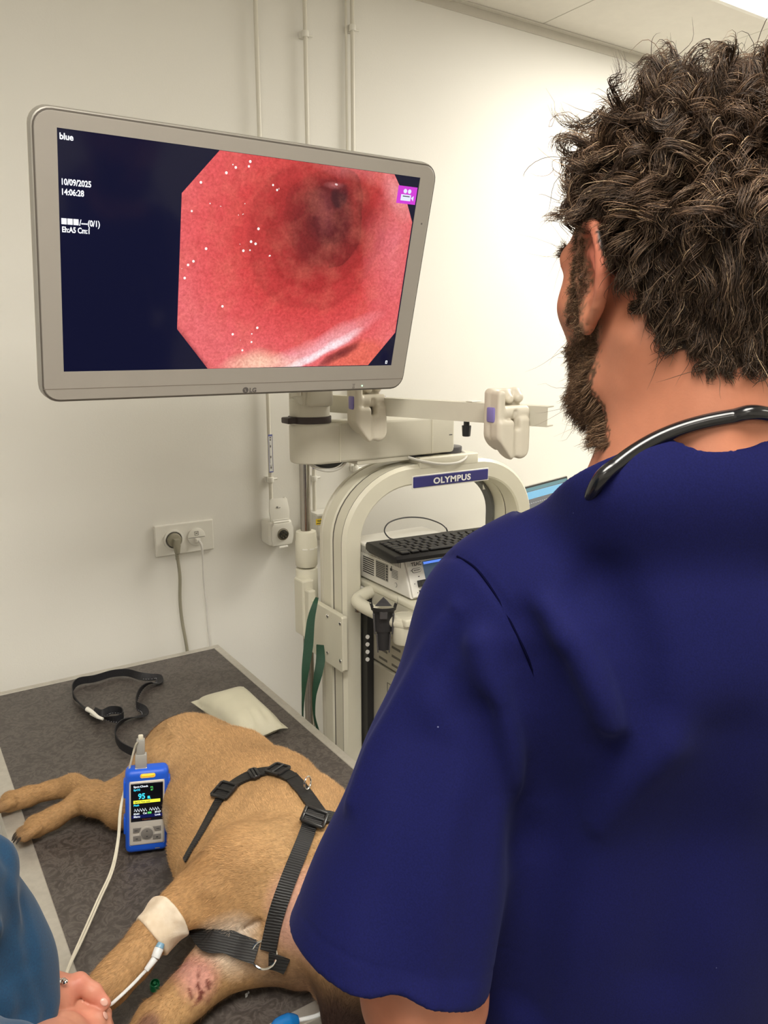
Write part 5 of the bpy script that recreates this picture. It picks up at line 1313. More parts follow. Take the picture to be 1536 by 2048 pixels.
# ------------------------------------------------------------------ people
def to_uvz(P):
    c, s = math.cos(AZ), math.sin(AZ)
    return np.stack([P[:, 0]*c-P[:, 1]*s, P[:, 0]*s+P[:, 1]*c, P[:, 2]], 1).astype(np.float32)
def hand_chain(wrist, f, s, curl=(.5, .5, .5, .5), sc=1.0, thumb=.5, spread=.06):
    """capsules of a hand: wrist point, finger direction f, direction s towards the thumb; curls bend away from the back of the hand"""
    w_ = np.array(wrist, float); f = np.array(f, float); f /= np.linalg.norm(f); s = np.array(s, float); s -= f*(s@f); s /= np.linalg.norm(s)
    n = np.cross(s, f)*1.0     # palm side normal candidate
    out = []; Lp = .085*sc
    kn = [w_+f*Lp*(1.0-.03*abs(k-1))+s*(.030-.0195*k)*sc for k in range(4)]
    for k in range(4): out.append((w_+s*(.016-.010*k)*sc, kn[k], .0145*sc, .0115*sc))
    out.append((kn[0], kn[3], .0115*sc, .0105*sc))
    lens = [(.040, .025, .020), (.044, .028, .021), (.041, .026, .021), (.032, .020, .018)]
    for k in range(4):
        a = 0; p = kn[k]; d0 = f+s*(spread*(1.5-k)); d0 /= np.linalg.norm(d0)
        for j, L in enumerate(lens[k]):
            a += curl[k]*(1.0 if j == 0 else 1.15 if j == 1 else .7)
            d = d0*math.cos(a)+n*math.sin(a); q = p+d*L*sc
            r0 = (.0092, .0085, .0078)[j]*sc; r1 = (.0085, .0078, .0066)[j]*sc
            out.append((p, q, r0, r1)); p = q
    tb = w_+f*.022*sc+s*.020*sc
    d1 = f*.62+s*.70+n*.35; d1 /= np.linalg.norm(d1); t1 = tb+d1*.040*sc
    d2 = f*.85+s*.25+n*thumb; d2 /= np.linalg.norm(d2); t2 = t1+d2*.032*sc
    d3 = f*.90-s*.10+n*thumb; d3 /= np.linalg.norm(d3); t3 = t2+d3*.026*sc
    out += [(tb, t1, .0150*sc, .0112*sc), (t1, t2, .0110*sc, .0100*sc), (t2, t3, .0098*sc, .0075*sc)]
    return out
def hands_sdf(P, caps_, k=.006):
    d = None
    for a, b, ra, rb in caps_:
        e = cap(P, a, b, ra, rb); d = e if d is None else smin(d, e, k)
    return d
# ---- the man in navy scrubs (right, forward, up coordinates)
HC = np.array([.236, .655, 1.70]); YAW = math.radians(28)
HR = np.array([[math.cos(YAW), math.sin(YAW), 0], [-math.sin(YAW), math.cos(YAW), 0], [0, 0, 1]], np.float32)   # rows: right, front, up
def hloc(Q): return (Q-HC.astype(np.float32))@HR.T
def hw(p): return HC+np.array(p, float)@HR.astype(float)
def headf(q):
    d = ell(q, (0, -.014, .030), (.0765, .0965, .087))
    d = smin(d, ell(q, (0, .045, -.015), (.062, .056, .085)), .03)
    for s_ in (-1, 1):
        d = smin(d, cap(q, (s_*.052, -.008, -.045), (s_*.046, .018, -.082), .016, .016), .025)
        d = smin(d, cap(q, (s_*.046, .018, -.082), (s_*.013, .074, -.100), .016, .015), .02)
        d = smin(d, ell(q, (s_*.047, .050, -.022), (.022, .022, .018)), .02)
        d = smax(d, -ell(q, (s_*.031, .098, .004), (.019, .016, .012)), .012)
        d = smin(d, cap(q, (s_*.014, .092, .022), (s_*.044, .078, .020), .009, .008), .012)
        d = smin(d, ell(q, (s_*.031, .077, .004), (.013, .0125, .0125)), .004)
        d = smin(d, ell(q, (s_*.012, .100, -.043), (.009, .011, .008)), .006)
    d = smin(d, ell(q, (0, .078, -.100), (.020, .017, .018)), .015)
    d = smin(d, cap(q, (0, .090, .012), (0, .113, -.036), .008, .0115), .010)
    d = smin(d, cap(q, (-.020, .088, -.064), (.020, .088, -.064), .006, .006), .006)
    d = smin(d, cap(q, (-.017, .088, -.075), (.017, .088, -.075), .007, .007), .005)
    # neck
    d = smin(d, cap(q, (.003, -.024, -.050), (.006, -.034, -.200), .055, .060), .03)
    d = smin(d, cap(q, (0, -.050, -.035), (0, -.055, -.150), .036, .040), .03)
    for s_ in (-1, 1): d = smin(d, cap(q, (s_*.055, -.022, -.050), (s_*.022, .020, -.200), .012, .012), .02)
    return d
def earf(q, s_):
    O = np.array([s_*.0790, .009, .002]); e1 = np.array([s_*.36, -.93, 0.]); e2 = np.array([s_*.10, -.14, .985]); e2 /= np.linalg.norm(e2)
    e1 -= e2*(e1@e2); e1 /= np.linalg.norm(e1); e3 = np.cross(e1, e2); e3 *= np.sign(e3[0]*s_)
    Fm = np.stack([e1, e2, e3]).astype(np.float32); p = (q-A3(O))@Fm.T/1.14
    rim = []
    for t in np.linspace(-1.15, 4.0, 13):
        rr = 1+.10*math.sin(t)
        rim.append((.0195*rr*math.cos(t), .031*math.sin(t), .0030+.0020*math.sin(t)))
    e = ell(p, (.001, .0, -.001), (.0200, .0315, .0062))
    e = smin(e, cap(p, (-.010, -.012, -.006), (-.006, .012, -.008), .0095, .0085), .008)
    e = smax(e, -ell(p, (-.0020, -.005, .0085), (.0115, .0155, .0105)), .002)
    sc_ = None
    for t in np.linspace(-.6, 2.7, 8):
        c_ = (.0130*math.cos(t), .0215*math.sin(t)+.002, .0062); k = np.linalg.norm(p-A3(c_), axis=1)-.0050; sc_ = k if sc_ is None else smin(sc_, k, .004)
    e = smax(e, -sc_, .003)
    r_ = None
    for a, b in zip(rim, rim[1:]):
        k = cap(p, a, b, .0040, .0040); r_ = k if r_ is None else np.minimum(r_, k)
    e = smin(e, r_, .003)
    e = smin(e, ell(p, (-.0040, -.0325, .001), (.0085, .0105, .0058)), .006)
    e = smin(e, ell(p, (-.0135, -.008, .0045), (.0045, .0065, .0042)), .003)
    return e*1.14
LSH_, LEL, LWR = (.098, .672, 1.385), (.036, .588, 1.085), (.030, .745, .995)
RSH_, REL, RWR = (.388, .672, 1.385), (.430, .640, 1.110), (.250, .800, 1.020)
hL = hand_chain(LWR, (.05, 1, -.15), (.8, 0, .6), (.55, .55, .6, .6), 1.05)
hR = hand_chain(RWR, (-.75, .6, -.1), (-.3, -.5, .8), (.6, .6, .65, .7), 1.05)
def man(P):
    Q = to_uvz(P); q = hloc(Q)
    d = headf(q)
    for s_ in (-1, 1): d = smin(d, earf(q, s_), .005)
    # trunk under the clothes
    tq = Q.copy(); tq[:, 1] = (tq[:, 1]-.690)*1.42
    def tc(a, b, ra, rb): return cap(tq, (a[0], (a[1]-.690)*1.42, a[2]), (b[0], (b[1]-.690)*1.42, b[2]), ra, rb)/1.15
    b = tc((.243, .690, 1.34), (.243, .690, 1.10), .150, .138); b = smin(b, tc((.243, .69, 1.10), (.243, .69, .95), .138, .148), .05)
    b = smin(b, cap(Q, (.15, .675, 1.405), (.336, .675, 1.405), .045, .045), .05)
    for s_ in (-1, 1): b = smin(b, cap(Q, (.240+s_*.02, .645, 1.53), (.243+s_*.11, .660, 1.425), .040, .030), .05)
    d = smin(d, b, .05)
    for sh, el, wr, hh in ((LSH_, LEL, LWR, hL), (RSH_, REL, RWR, hR)):
        m_ = tuple((np.array(el)*.6+np.array(wr)*.4))
        mu = tuple(np.array(sh)*.35+np.array(el)*.65); a = smin(cap(Q, sh, mu, .040, .040), cap(Q, mu, el, .040, .055), .02); a = smin(a, cap(Q, el, m_, .050, .042), .02); a = smin(a, cap(Q, m_, wr, .040, .026), .02)
        a = smin(a, hands_sdf(Q, hh), .015); d = smin(d, a, .03)
    for s_ in (-1, 1):
        l = cap(Q, (.243+s_*.085, .69, .95), (.243+s_*.10, .68, .50), .085, .055); l = smin(l, cap(Q, (.243+s_*.10, .68, .50), (.243+s_*.105, .66, .09), .055, .038), .03)
        d = smin(d, l, .04)
    return d
Rw = 1.0
Vm, Qm = sdf_mesh(man, (.02, -.18, .05), (.96, .92, 1.86), .0024)
Hl = hloc(to_uvz(Vm)); Nm = grad(man, Vm)
HAIRLINE_Y = [-.13, -.075, -.050, -.035, -.020, -.004, .010, .030, .050, .070, .13]
HAIRLINE_Z = [-.068, -.068, -.052, -.036, -.004, .042, .058, .052, .060, .080, .085]
def scalp(q): 
    z = np.interp(q[:, 1], HAIRLINE_Y, HAIRLINE_Z); return (q[:, 2] > z) & (q[:, 2] > -.1)
rngb = np.random.default_rng(3)
def beardw(q):
    x, y, z = np.abs(q[:, 0]), q[:, 1], q[:, 2]
    side = (y > .016) & (y < .050) & (z > -.075) & (z < .05) & (x > .035)                        # sideburn
    jaw = (z < -.045-.25*np.maximum(y-.05, 0)) & (z > -.138+.1*np.maximum(.03-y, 0)) & (y > .036-.45*np.maximum(-.045-z, 0))
    mo = (y > .085) & (z < -.046) & (z > -.09)
    lips = (y > .086) & (x < .022) & (z > -.082) & (z < -.060)
    return (side | (jaw & (y > .0))| mo) & ~lips
colm = np.tile(np.array([.50, .195, .112]), (len(Vm), 1))
colm *= (1+.06*snoise(Vm, 70, 2)[:, None])
sm = scalp(Hl) & (np.linalg.norm(Hl, axis=1) < .16)
bw = beardw(Hl+.004*np.stack([snoise(Vm, 260, 40+k) for k in range(3)], 1)+.0028*rngb.normal(size=Hl.shape)) & (np.linalg.norm(Hl, axis=1) < .18)
red = np.clip(1-np.linalg.norm(Hl-np.array([-.085, 0, .012]), axis=1)/.040, 0, 1)[:, None]
colm = colm*(1-.8*red)+np.array([.60, .16, .11])*.8*red
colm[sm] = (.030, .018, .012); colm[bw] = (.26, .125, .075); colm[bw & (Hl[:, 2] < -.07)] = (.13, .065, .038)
lips = (Hl[:, 1] > .086) & (np.abs(Hl[:, 0]) < .024) & (Hl[:, 2] > -.083) & (Hl[:, 2] < -.059) & (np.linalg.norm(Hl, axis=1) < .16); colm[lips] = (.42, .13, .11)
vet = thing('person', 'man seen from behind in navy short-sleeved scrubs with curly brown hair and beard', 'person', tuple(uvz([.243, .69, 0])))
SKIN = vcol_mat('skin', .48, sss=.06, bump=.18, bscale=500, spec=.4, vary=.10, vscale=45)
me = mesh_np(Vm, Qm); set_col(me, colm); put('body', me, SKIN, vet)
for s_ in (-1, 1):
    c = uvz(hw((s_*.031, .0795, .004))); MB().sph(c, .0118, n=20).out('eye', M('eye_white', (.75, .72, .68), .2), vet, True)
    c2 = uvz(hw((s_*.031, .0860, .004))); MB().sph(c2, .0062, n=16).out('iris', M('iris_brown', (.06, .03, .015), .15), vet, True)
# ---- hair
def sample(mask, n, V=Vm, Qd_=Qm, N_=Nm):
    fm = mask[Qd_].all(1); qi = np.nonzero(fm)[0]; tri = V[Qd_[qi]]
    ar = np.linalg.norm(np.cross(tri[:, 1]-tri[:, 0], tri[:, 2]-tri[:, 0]), axis=1); ix = rng.choice(len(qi), n, p=ar/ar.sum())
    u, v = rng.random((n, 1)), rng.random((n, 1)); t = tri[ix]
    return t[:, 0]*(1-u)*(1-v)+t[:, 1]*u*(1-v)+t[:, 2]*u*v+t[:, 3]*(1-u)*v, N_[Qd_[qi[ix], 0]]
def world_dir(v): return uvz(np.asarray(v, float)@HR.astype(float))     # head-local direction -> world
def grow(n, mask, lenf, combf, liftf, curl, nclump, m_=15, rad=.00030, cols=None, stray=.02, minh=.002, clumpk=.75, cfreq=(5, 9)):
    R_, N_ = sample(mask, n); CR, CN = sample(mask, nclump)
    # nearest clump
    ci = np.empty(n, int)
    for a in range(0, n, 2000):
        D = ((R_[a:a+2000, None, :]-CR[None])**2).sum(2); ci[a:a+2000] = D.argmin(1)
    s_ = np.linspace(0, 1, m_)[None, :, None]
    qc = hloc(to_uvz(CR)); L = lenf(qc)*(.75+.5*rng.random(nclump)); cb = combf(qc, CN)+(.20+.32*np.clip((qc[:, 2:3]-.0)/.08, 0, 1))*rng.normal(size=(nclump, 3)); cb -= CN*(cb*CN).sum(1, keepdims=True)*.6
    cb /= np.linalg.norm(cb, axis=1, keepdims=True); lf = liftf(qc)[:, None, None]
    u = np.cross(cb, CN); u /= np.linalg.norm(u, axis=1, keepdims=True)+1e-6
    w1 = CN[:, None, :]; w2 = u[:, None, :]
    fr_ = rng.uniform(*cfreq, nclump)[:, None, None]; ph = rng.uniform(0, 6.28, nclump)[:, None, None]; am = (curl(qc)*rng.uniform(.5, 1.4, nclump))[:, None, None]
    Lc = L[:, None, None]
    C_ = CR[:, None, :]+cb[:, None, :]*Lc*s_*(1-.25*s_)+w1*lf*np.sin(np.minimum(s_*2.2, 1.9))+am*s_**.6*(w2*np.sin(fr_*s_+ph)+w1*np.cos(fr_*s_+ph)*.8)-am*s_**.6*w1*np.cos(ph)*.3
    sp_ = np.ones((n, 1, 1))*rng.uniform(.85, 1.15, (n, 1, 1))
    P = R_[:, None, :]+(C_[ci]-CR[ci][:, None, :])*sp_+(CR[ci]-R_)[:, None, :]*clumpk*np.sin(s_*1.5)
    k2 = rng.uniform(4, 13, (n, 1, 1)); p2 = rng.uniform(0, 6.28, (n, 1, 1)); rd = rng.normal(size=(n, 1, 3))
    P = P+rd*.0022*s_+.0012*np.sin(k2*s_+p2)*rng.normal(size=(n, 1, 3))*s_
    st = (rng.random(n) < stray)[:, None, None]; P = P+st*rng.normal(size=(n, 1, 3))*.018*s_**1.3
    flatP = P.reshape(-1, 3).astype(np.float32)
    for _ in range(2):
        d = headf(hloc(to_uvz(flatP))); bad = d < minh*np.tile(np.linspace(0, 1, m_)**.5, n)
        if bad.any():
            g = grad(lambda X: headf(hloc(to_uvz(X))), flatP[bad]); need = (minh*np.tile(np.linspace(0, 1, m_)**.5, n))[bad]-d[bad]
            flatP[bad] += g*need[:, None]
    P = flatP.reshape(n, m_, 3)
    rr = rad*np.concatenate([np.full(m_-4, 1.0), [.85, .65, .45, .15]])
    return strands(P, rr, cols(n, ci))
DOWN = world_dir((0, 0, -1)); FRONT = world_dir((0, 1, 0)); LEFT = world_dir((-1, 0, 0))
def comb_h(q, N_):
    t = np.clip((q[:, 2]-.055)/.05, 0, 1)[:, None]
    side = np.clip((q[:, 1]+.02)/.08, 0, 1)[:, None]
    return DOWN[None]*(1-t)+(-FRONT[None]*.25)*(1-t)*side+t*(FRONT[None]*.25+rngc.normal(size=(len(q), 3))*.9)
rngc = np.random.default_rng(5)
HCOL = [(.028, .016, .010), (.050, .030, .019), (.088, .054, .033), (.15, .095, .058), (.36, .26, .16)]
def hcols(n, ci):
    base = rng.choice(4, n, p=[.28, .32, .24, .16]); c = np.array(HCOL)[base]; hi = rng.random(n) < .035; c[hi] = HCOL[4]; return c
def edge_(q): return np.clip(.34+(q[:, 2]-np.interp(q[:, 1], HAIRLINE_Y, HAIRLINE_Z))/.055, .30, 1)
lenh = lambda q: (.038+.014*np.clip((q[:, 2]+.03)/.10, 0, 1))*edge_(q)
lifth = lambda q: (.006+.016*np.clip((q[:, 2]-.0)/.09, 0, 1))*edge_(q)
curlh = lambda q: .0020+.0078*np.clip((q[:, 2]-.02)/.07, 0, 1)
HAIRM = NT('hair'); a_ = HAIRM.n('ShaderNodeVertexColor', layer_name='col'); HAIRM.l(a_.outputs[0], HAIRM.b.inputs['Base Color'])
HAIRM.b.inputs['Roughness'].default_value = .45; HAIRM.b.inputs['Specular IOR Level'].default_value = .30; HAIRM = HAIRM.m
tag(put('hair', grow(26000, sm, lenh, comb_h, lifth, curlh, 620, cols=hcols, rad=.00026, stray=.018), HAIRM, vet), kind='stuff')
topm = sm & (Hl[:, 2] > .045)
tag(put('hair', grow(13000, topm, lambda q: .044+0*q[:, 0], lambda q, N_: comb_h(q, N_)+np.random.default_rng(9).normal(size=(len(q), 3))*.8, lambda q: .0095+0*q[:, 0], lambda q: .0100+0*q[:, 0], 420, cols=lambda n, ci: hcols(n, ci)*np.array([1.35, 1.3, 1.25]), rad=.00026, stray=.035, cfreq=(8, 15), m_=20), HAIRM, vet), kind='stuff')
BCOL = [(.07, .038, .020), (.12, .068, .036), (.19, .11, .06), (.30, .19, .11)]
def bcols(n, ci): return np.array(BCOL)[rng.choice(4, n, p=[.4, .3, .2, .1])]
comb_b = lambda q, N_: DOWN[None]*.8+FRONT[None]*.35+N_*.3
bl = lambda q: .004+.0065*np.clip((-.04-q[:, 2])/.05, 0, 1)
tag(put('beard', grow(15000, bw, bl, comb_b, lambda q: .002+.006*np.clip((-.05-q[:, 2])/.05, 0, 1), lambda q: .0010+0*q[:, 0], 1500, m_=7, cols=bcols, rad=.00020, stray=.004, minh=.001, clumpk=.4), HAIRM, vet), kind='stuff')
brow = np.zeros(len(Vm), bool)
for s_ in (-1, 1): brow |= (np.abs(Hl[:, 0]-s_*.030) < .020) & (np.abs(Hl[:, 2]-.026) < .0055) & (Hl[:, 1] > .06)
tag(put('eyebrows', grow(900, brow, lambda q: .008+0*q[:, 0], lambda q, N_: np.where(q[:, :1] > 0, -LEFT, LEFT), lambda q: .002+0*q[:, 0], lambda q: .0005+0*q[:, 0], 200, m_=5, cols=bcols, rad=.0002, minh=.001), HAIRM, vet), kind='stuff')

# ---- scrub top
S0, S1 = (.092, .668, 1.400), (.004, .590, 1.124)
sax = np.array(S1)-np.array(S0); sL = np.linalg.norm(sax); sax = sax/sL
def shirt_base(Q):
    tq = Q.copy(); tq[:, 1] = (tq[:, 1]-.690)*1.38
    def tc(a, b, ra, rb): return cap(tq, (a[0], (a[1]-.690)*1.38, a[2]), (b[0], (b[1]-.690)*1.38, b[2]), ra, rb)/1.15
    b = tc((.243, .690, 1.345), (.243, .690, 1.12), .172, .166); b = smin(b, tc((.243, .69, 1.12), (.243, .69, .78), .166, .182), .05)
    b = smin(b, cap(Q, (.118, .668, 1.408), (.368, .668, 1.408), .063, .063), .07)
    for s_ in (-1, 1): b = smin(b, cap(Q, (.240+s_*.040, .636, 1.502), (.243+s_*.135, .662, 1.424), .050, .050), .05)
    b = smin(b, ell(Q, (.243, .610, 1.385), (.13, .060, .11)), .06); b = smin(b, cap(Q, (.196, .612, 1.540), (.290, .612, 1.540), .060, .060), .03)
    b = smax(b, .76-Q[:, 2], .004)
    # sleeves
    t = ((Q-A3(S0))@A3(sax))
    sl = cap(Q, S0, tuple(np.array(S1)+sax*.05), .058, .099)
    sl = smax(sl, t-sL, .004)
    d = smin(b, sl, .035)
    S0r, S1r = np.array([.398, .668, 1.415]), np.array([.450, .615, 1.13]); ar = S1r-S0r; Lr = np.linalg.norm(ar); ar /= Lr
    sr = smax(cap(Q, S0r, S1r+ar*.05, .070, .095), (Q-A3(S0r))@A3(ar)-Lr, .004)
    d = smin(d, sr, .035)
    return d
neckq = [hw((0, -.030, -.10)), hw((0, -.030, -.23))]
def collar(Q):
    r = np.sqrt(((Q[:, 0]-.242)/1.0)**2+((Q[:, 1]-.634)/1.06)**2)
    pl = 1.589-(Q[:, 1]-.56)*.50-.35*np.maximum(np.abs(Q[:, 0]-.242)-.03, 0)-Q[:, 2]
    return np.minimum(smax(r-.0645, pl-.05, .006), smax(r-.13, pl, .004))
def shirt_w0(P): Q = to_uvz(P); return smax(shirt_base(Q), -collar(Q), .004)
def trace_line(fn, pts): 
    o = []
    for a, b in pts:
        p, g = trace(fn, a, b, .2)
        if p is not None: o.append(p)
    return o
creases = [
 ([(882, 1112), (915, 1113), (950, 1135), (985, 1180), (1015, 1232), (1045, 1292), (1066, 1345), (1078, 1400)], .0035, .0032),
 ([(1068, 1350), (1085, 1450), (1088, 1519), (1078, 1620), (1075, 1690), (1085, 1760), (1065, 1880), (1040, 2010)], .022, .022),
 ([(1195, 1176), (1240, 1240), (1268, 1330), (1275, 1410), (1262, 1470), (1205, 1545), (1140, 1625), (1095, 1690)], .020, .021),
 ([(1080, 1400), (1120, 1500), (1110, 1600)], .016, .010),
 ([(860, 1500), (830, 1640), (812, 1800), (815, 1950)], .026, .017),
 ([(960, 1440), (975, 1600), (940, 1780), (925, 1950)], .022, .014),
 ([(900, 1230), (880, 1330), (905, 1420)], .016, .007),
 ([(1450, 1500), (1380, 1700), (1330, 1950)], .034, .014),
 ([(1050, 1250), (1110, 1330), (1150, 1430), (1165, 1500)], .016, .010),
]
ridges = [
 ([(905, 1220), (855, 1310), (800, 1400), (745, 1500), (705, 1600)], .011, .008),
 ([(960, 1290), (1000, 1400), (1045, 1560), (1075, 1640)], .013, .013),
 ([(1130, 1290), (1190, 1380), (1235, 1470)], .018, .012),
 ([(1180, 1640), (1250, 1560), (1330, 1500)], .020, .010),
 ([(1090, 1220), (1160, 1300), (1215, 1400), (1235, 1450)], .012, .007),
]
CR_ = [(trace_line(shirt_w0, a), b, c) for a, b, c in creases]; RG_ = [(trace_line(shirt_w0, a), b, c) for a, b, c in ridges]
def shirt(P):
    Q = to_uvz(P); d = shirt_base(Q)
    for L_, w_, dp in CR_: d = d+groove(P, L_, 0, w_, dp)
    for L_, w_, dp in RG_: d = d-groove(P, L_, 0, w_, dp)
    d = d+.0012*np.sin(Q[:, 2]*38+Q[:, 0]*25+2*np.sin(Q[:, 0]*18))*.7+.0008*snoise(P, 28, 31)
    # stitched hem line
    t = ((Q-A3(S0))@A3(sax)); rr = cap(Q, S0, S1, .0, .0)
    d = d+np.where((Q[:, 0] < .13), .0009*np.exp(-((t-(sL-.024))/.0016)**2), 0)
    d = smax(d, -collar(Q), .007)
    inner = cap(Q, tuple(np.array(S0)+sax*.10), tuple(np.array(S1)+sax*.06), .040, .084); d = smax(d, -np.maximum(inner, -(t-sL+.022)), .003)
    return d
Vs, Qs = sdf_mesh(shirt, (.02, -.22, .74), (.98, .90, 1.64), .0030)
NAVY = NT('navy_scrub_cloth'); co = NAVY.n('ShaderNodeTexCoord').outputs['Object']
f = NAVY.noise(700, 3, co); lint = NAVY.n('ShaderNodeTexVoronoi'); lint.inputs['Scale'].default_value = 26; NAVY.l(co, lint.inputs['Vector'])
spk = NAVY.math('LESS_THAN', lint.outputs['Distance'], .020)
b0 = NAVY.ramp(f, [(.3, (.0032, .0040, .042)), (.7, (.0049, .0061, .062))])
NAVY.l(NAVY.mix(NAVY.math('MULTIPLY', spk, .6), b0, (.22, .24, .40)), NAVY.b.inputs['Base Color'])
NAVY.b.inputs['Roughness'].default_value = .85; NAVY.b.inputs['Specular IOR Level'].default_value = .15; NAVY.b.inputs['Sheen Weight'].default_value = .05; NAVY.b.inputs['Sheen Tint'].default_value = (.35, .4, 1, 1)
NAVY.bump(f, .25, .0005); NAVY = NAVY.m
put('scrub_top', mesh_np(Vs, Qs), NAVY, vet)
# armhole stitching
o = []; 
for a, b in creases[0][0]:
    p, g = trace(shirt, a, b, .2)
    if p is not None: o.append(p+g*.0003)
MB().tube(o, .0011, 6, 6).out('shoulder_seam', M('seam_navy', (.0012, .0014, .014), .95, spec=.05), vet, True)
# trousers and shoes
def trousers(P):
    Q = to_uvz(P); d = None
    for s_ in (-1, 1):
        l = cap(Q, (.243+s_*.080, .69, .93), (.243+s_*.10, .68, .50), .105, .080); l = smin(l, cap(Q, (.243+s_*.10, .68, .50), (.243+s_*.105, .665, .08), .080, .070), .04); d = l if d is None else smin(d, l, .04)
    return smax(smax(d, Q[:, 2]-.93, .005), .07-Q[:, 2], .004)+.0015*snoise(P, 25, 6)
Vt, Qt = sdf_mesh(trousers, (.1, -.1, .04), (.9, .8, 1.0), .007)
put('trousers', mesh_np(Vt, Qt), NAVY, vet)
for s_ in (-1, 1):
    def shoe(P, s_=s_):
        Q = to_uvz(P); d = cap(Q, (.243+s_*.105, .65, .045), (.243+s_*.115, .80, .035), .042, .040); d = smin(d, cap(Q, (.243+s_*.105, .655, .04), (.243+s_*.105, .66, .10), .040, .042), .02); return smax(d, .001-Q[:, 2], .004)
    Vq, Qq = sdf_mesh(shoe, (.1, -.1, -.01), (.95, .85, .2), .005); put('shoe', mesh_np(Vq, Qq), BLACK, vet)
# ---- stethoscope round his neck
st = thing('stethoscope', 'black stethoscope tubing draped around the neck of the man', 'stethoscope', tuple(uvz([.24, .57, 1.6])))
def U3(*p): return uvz(np.array(p, float))
def shirtorbody(P): return np.minimum(shirt(P), man(P))
pts = []
for a, b in ((1206, 958), (1228, 932), (1262, 902), (1310, 872), (1360, 850), (1415, 833), (1465, 824), (1510, 826)):
    p, g = trace(shirtorbody, a, b, .2); pts.append(p+g*.0048)
pts = np.array(pts)
for _ in range(6): pts[1:-1] = (pts[:-2]+2*pts[1:-1]+pts[2:])/4
fw = U3(0, 1, 0); lf_ = U3(1, 0, 0); p0_ = pts[0]
pts = [tuple(U3(.175, .775, 1.435)), tuple(p0_+fw*.055-np.array([0, 0, .055])+lf_*.006), tuple(p0_+fw*.022-np.array([0, 0, .024])-lf_*.002)]+[tuple(p) for p in pts]+[tuple(U3(.325, .600, 1.585)), tuple(U3(.345, .650, 1.565)), tuple(U3(.345, .700, 1.535)), tuple(U3(.330, .745, 1.48))]
STH = M('stethoscope_rubber', (.008, .008, .009), .22, coat=.3)
MB().tube(pts, .0056, 16, 8).out('tubing', STH, st, True)
MB().tube([tuple(U3(.175, .775, 1.435)), tuple(U3(.187, .808, 1.40)), tuple(U3(.20, .835, 1.33))], .0050, 12, 8).out('stem_tube', STH, st, True)
MB().tube([tuple(U3(.330, .745, 1.48)), tuple(U3(.315, .805, 1.42)), tuple(U3(.305, .835, 1.34))], .003, 10, 8).out('ear_tube', CHROME, st, True)
MB().cyl(U3(.20, .836, 1.315), U3(.20, .850, 1.315), .021, n=28, bev=.002).out('chest_piece', CHROME, st, True)

# ---- the assistant at the left edge, holding the dog's paw
W3 = lambda px, py, z: onz(px, py, z)
AS = np.array([-.20, .60, 1.36]); AE = W3(-110, 1790, 1.12); AWr = W3(92, 2010, .965)
AS2 = np.array([-.14, .36, 1.36]); AE2 = W3(-60, 2250, 1.10); AW2 = W3(118, 2085, .965)
def vec(a, b): a = np.array(a, float); b = np.array(b, float); return b-a
# upper hand: back of the hand with a bent index finger and the thumb, closed over the paw
paw = np.array(fore[-1][:3])
def pt(px, py, z): return W3(px, py, z)
upper = [
 (AWr, pt(122, 1986, .972), .0230, .0170), (AWr, pt(112, 2010, .965), .022, .018), (pt(122, 1986, .972), pt(112, 2012, .962), .0165, .0165),
 # index finger bent over the paw
 (pt(122, 1984, .972), pt(157, 1966, .978), .0120, .0100), (pt(157, 1966, .978), pt(186, 1984, .968), .0100, .0088), (pt(186, 1984, .968), pt(209, 2007, .958), .0086, .0068),
 # thumb lying beside it
 (pt(104, 1984, .968), pt(126, 1972, .966), .0120, .0105), (pt(126, 1972, .966), pt(152, 1968, .945), .0095, .0085), (pt(152, 1968, .945), pt(176, 1972, .925), .0085, .0068),
]
for k in range(3):   # remaining fingers closed under the paw
    a = pt(128-2*k, 2000+9*k, .945-.004*k); b = pt(160-2*k, 1990+10*k, .932-.006*k); c = pt(180-2*k, 2000+9*k, .920-.005*k); d_ = pt(176-2*k, 2016+8*k, .912)
    upper += [(a, b, .0095, .0090), (b, c, .0090, .0080), (c, d_, .0080, .0065)]
lower = [
 (AW2, pt(138, 2062, .945), .0230, .0210), (AW2, pt(176, 2085, .940), .0220, .0190), (pt(138, 2062, .945), pt(152, 2030, .948), .0200, .0160),
 (pt(176, 2085, .940), pt(184, 2044, .945), .0190, .0140), (pt(152, 2030, .948), pt(184, 2044, .945), .0165, .0150), (pt(138, 2062, .945), pt(176, 2085, .940), .02, .02),
 # four fingers folded round the paw, knuckles to the right
 (pt(156, 2022, .950), pt(190, 2016, .945), .0110, .0095), (pt(190, 2016, .945), pt(211, 2028, .934), .0092, .0070),
 (pt(176, 2034, .948), pt(204, 2038, .940), .0105, .0092), (pt(204, 2038, .940), pt(215, 2052, .926), .0090, .0068),
 (pt(182, 2054, .944), pt(208, 2060, .934), .0102, .0088), (pt(208, 2060, .934), pt(214, 2074, .920), .0086, .0066),
 (pt(182, 2074, .940), pt(204, 2082, .930), .0095, .0080), (pt(204, 2082, .930), pt(207, 2096, .918), .0078, .0060),
 (pt(142, 2040, .945), pt(148, 2010, .930), .0110, .0095), (pt(148, 2010, .930), pt(168, 1998, .918), .0092, .0070),
]
AB = np.array([-.26, .47, 0])
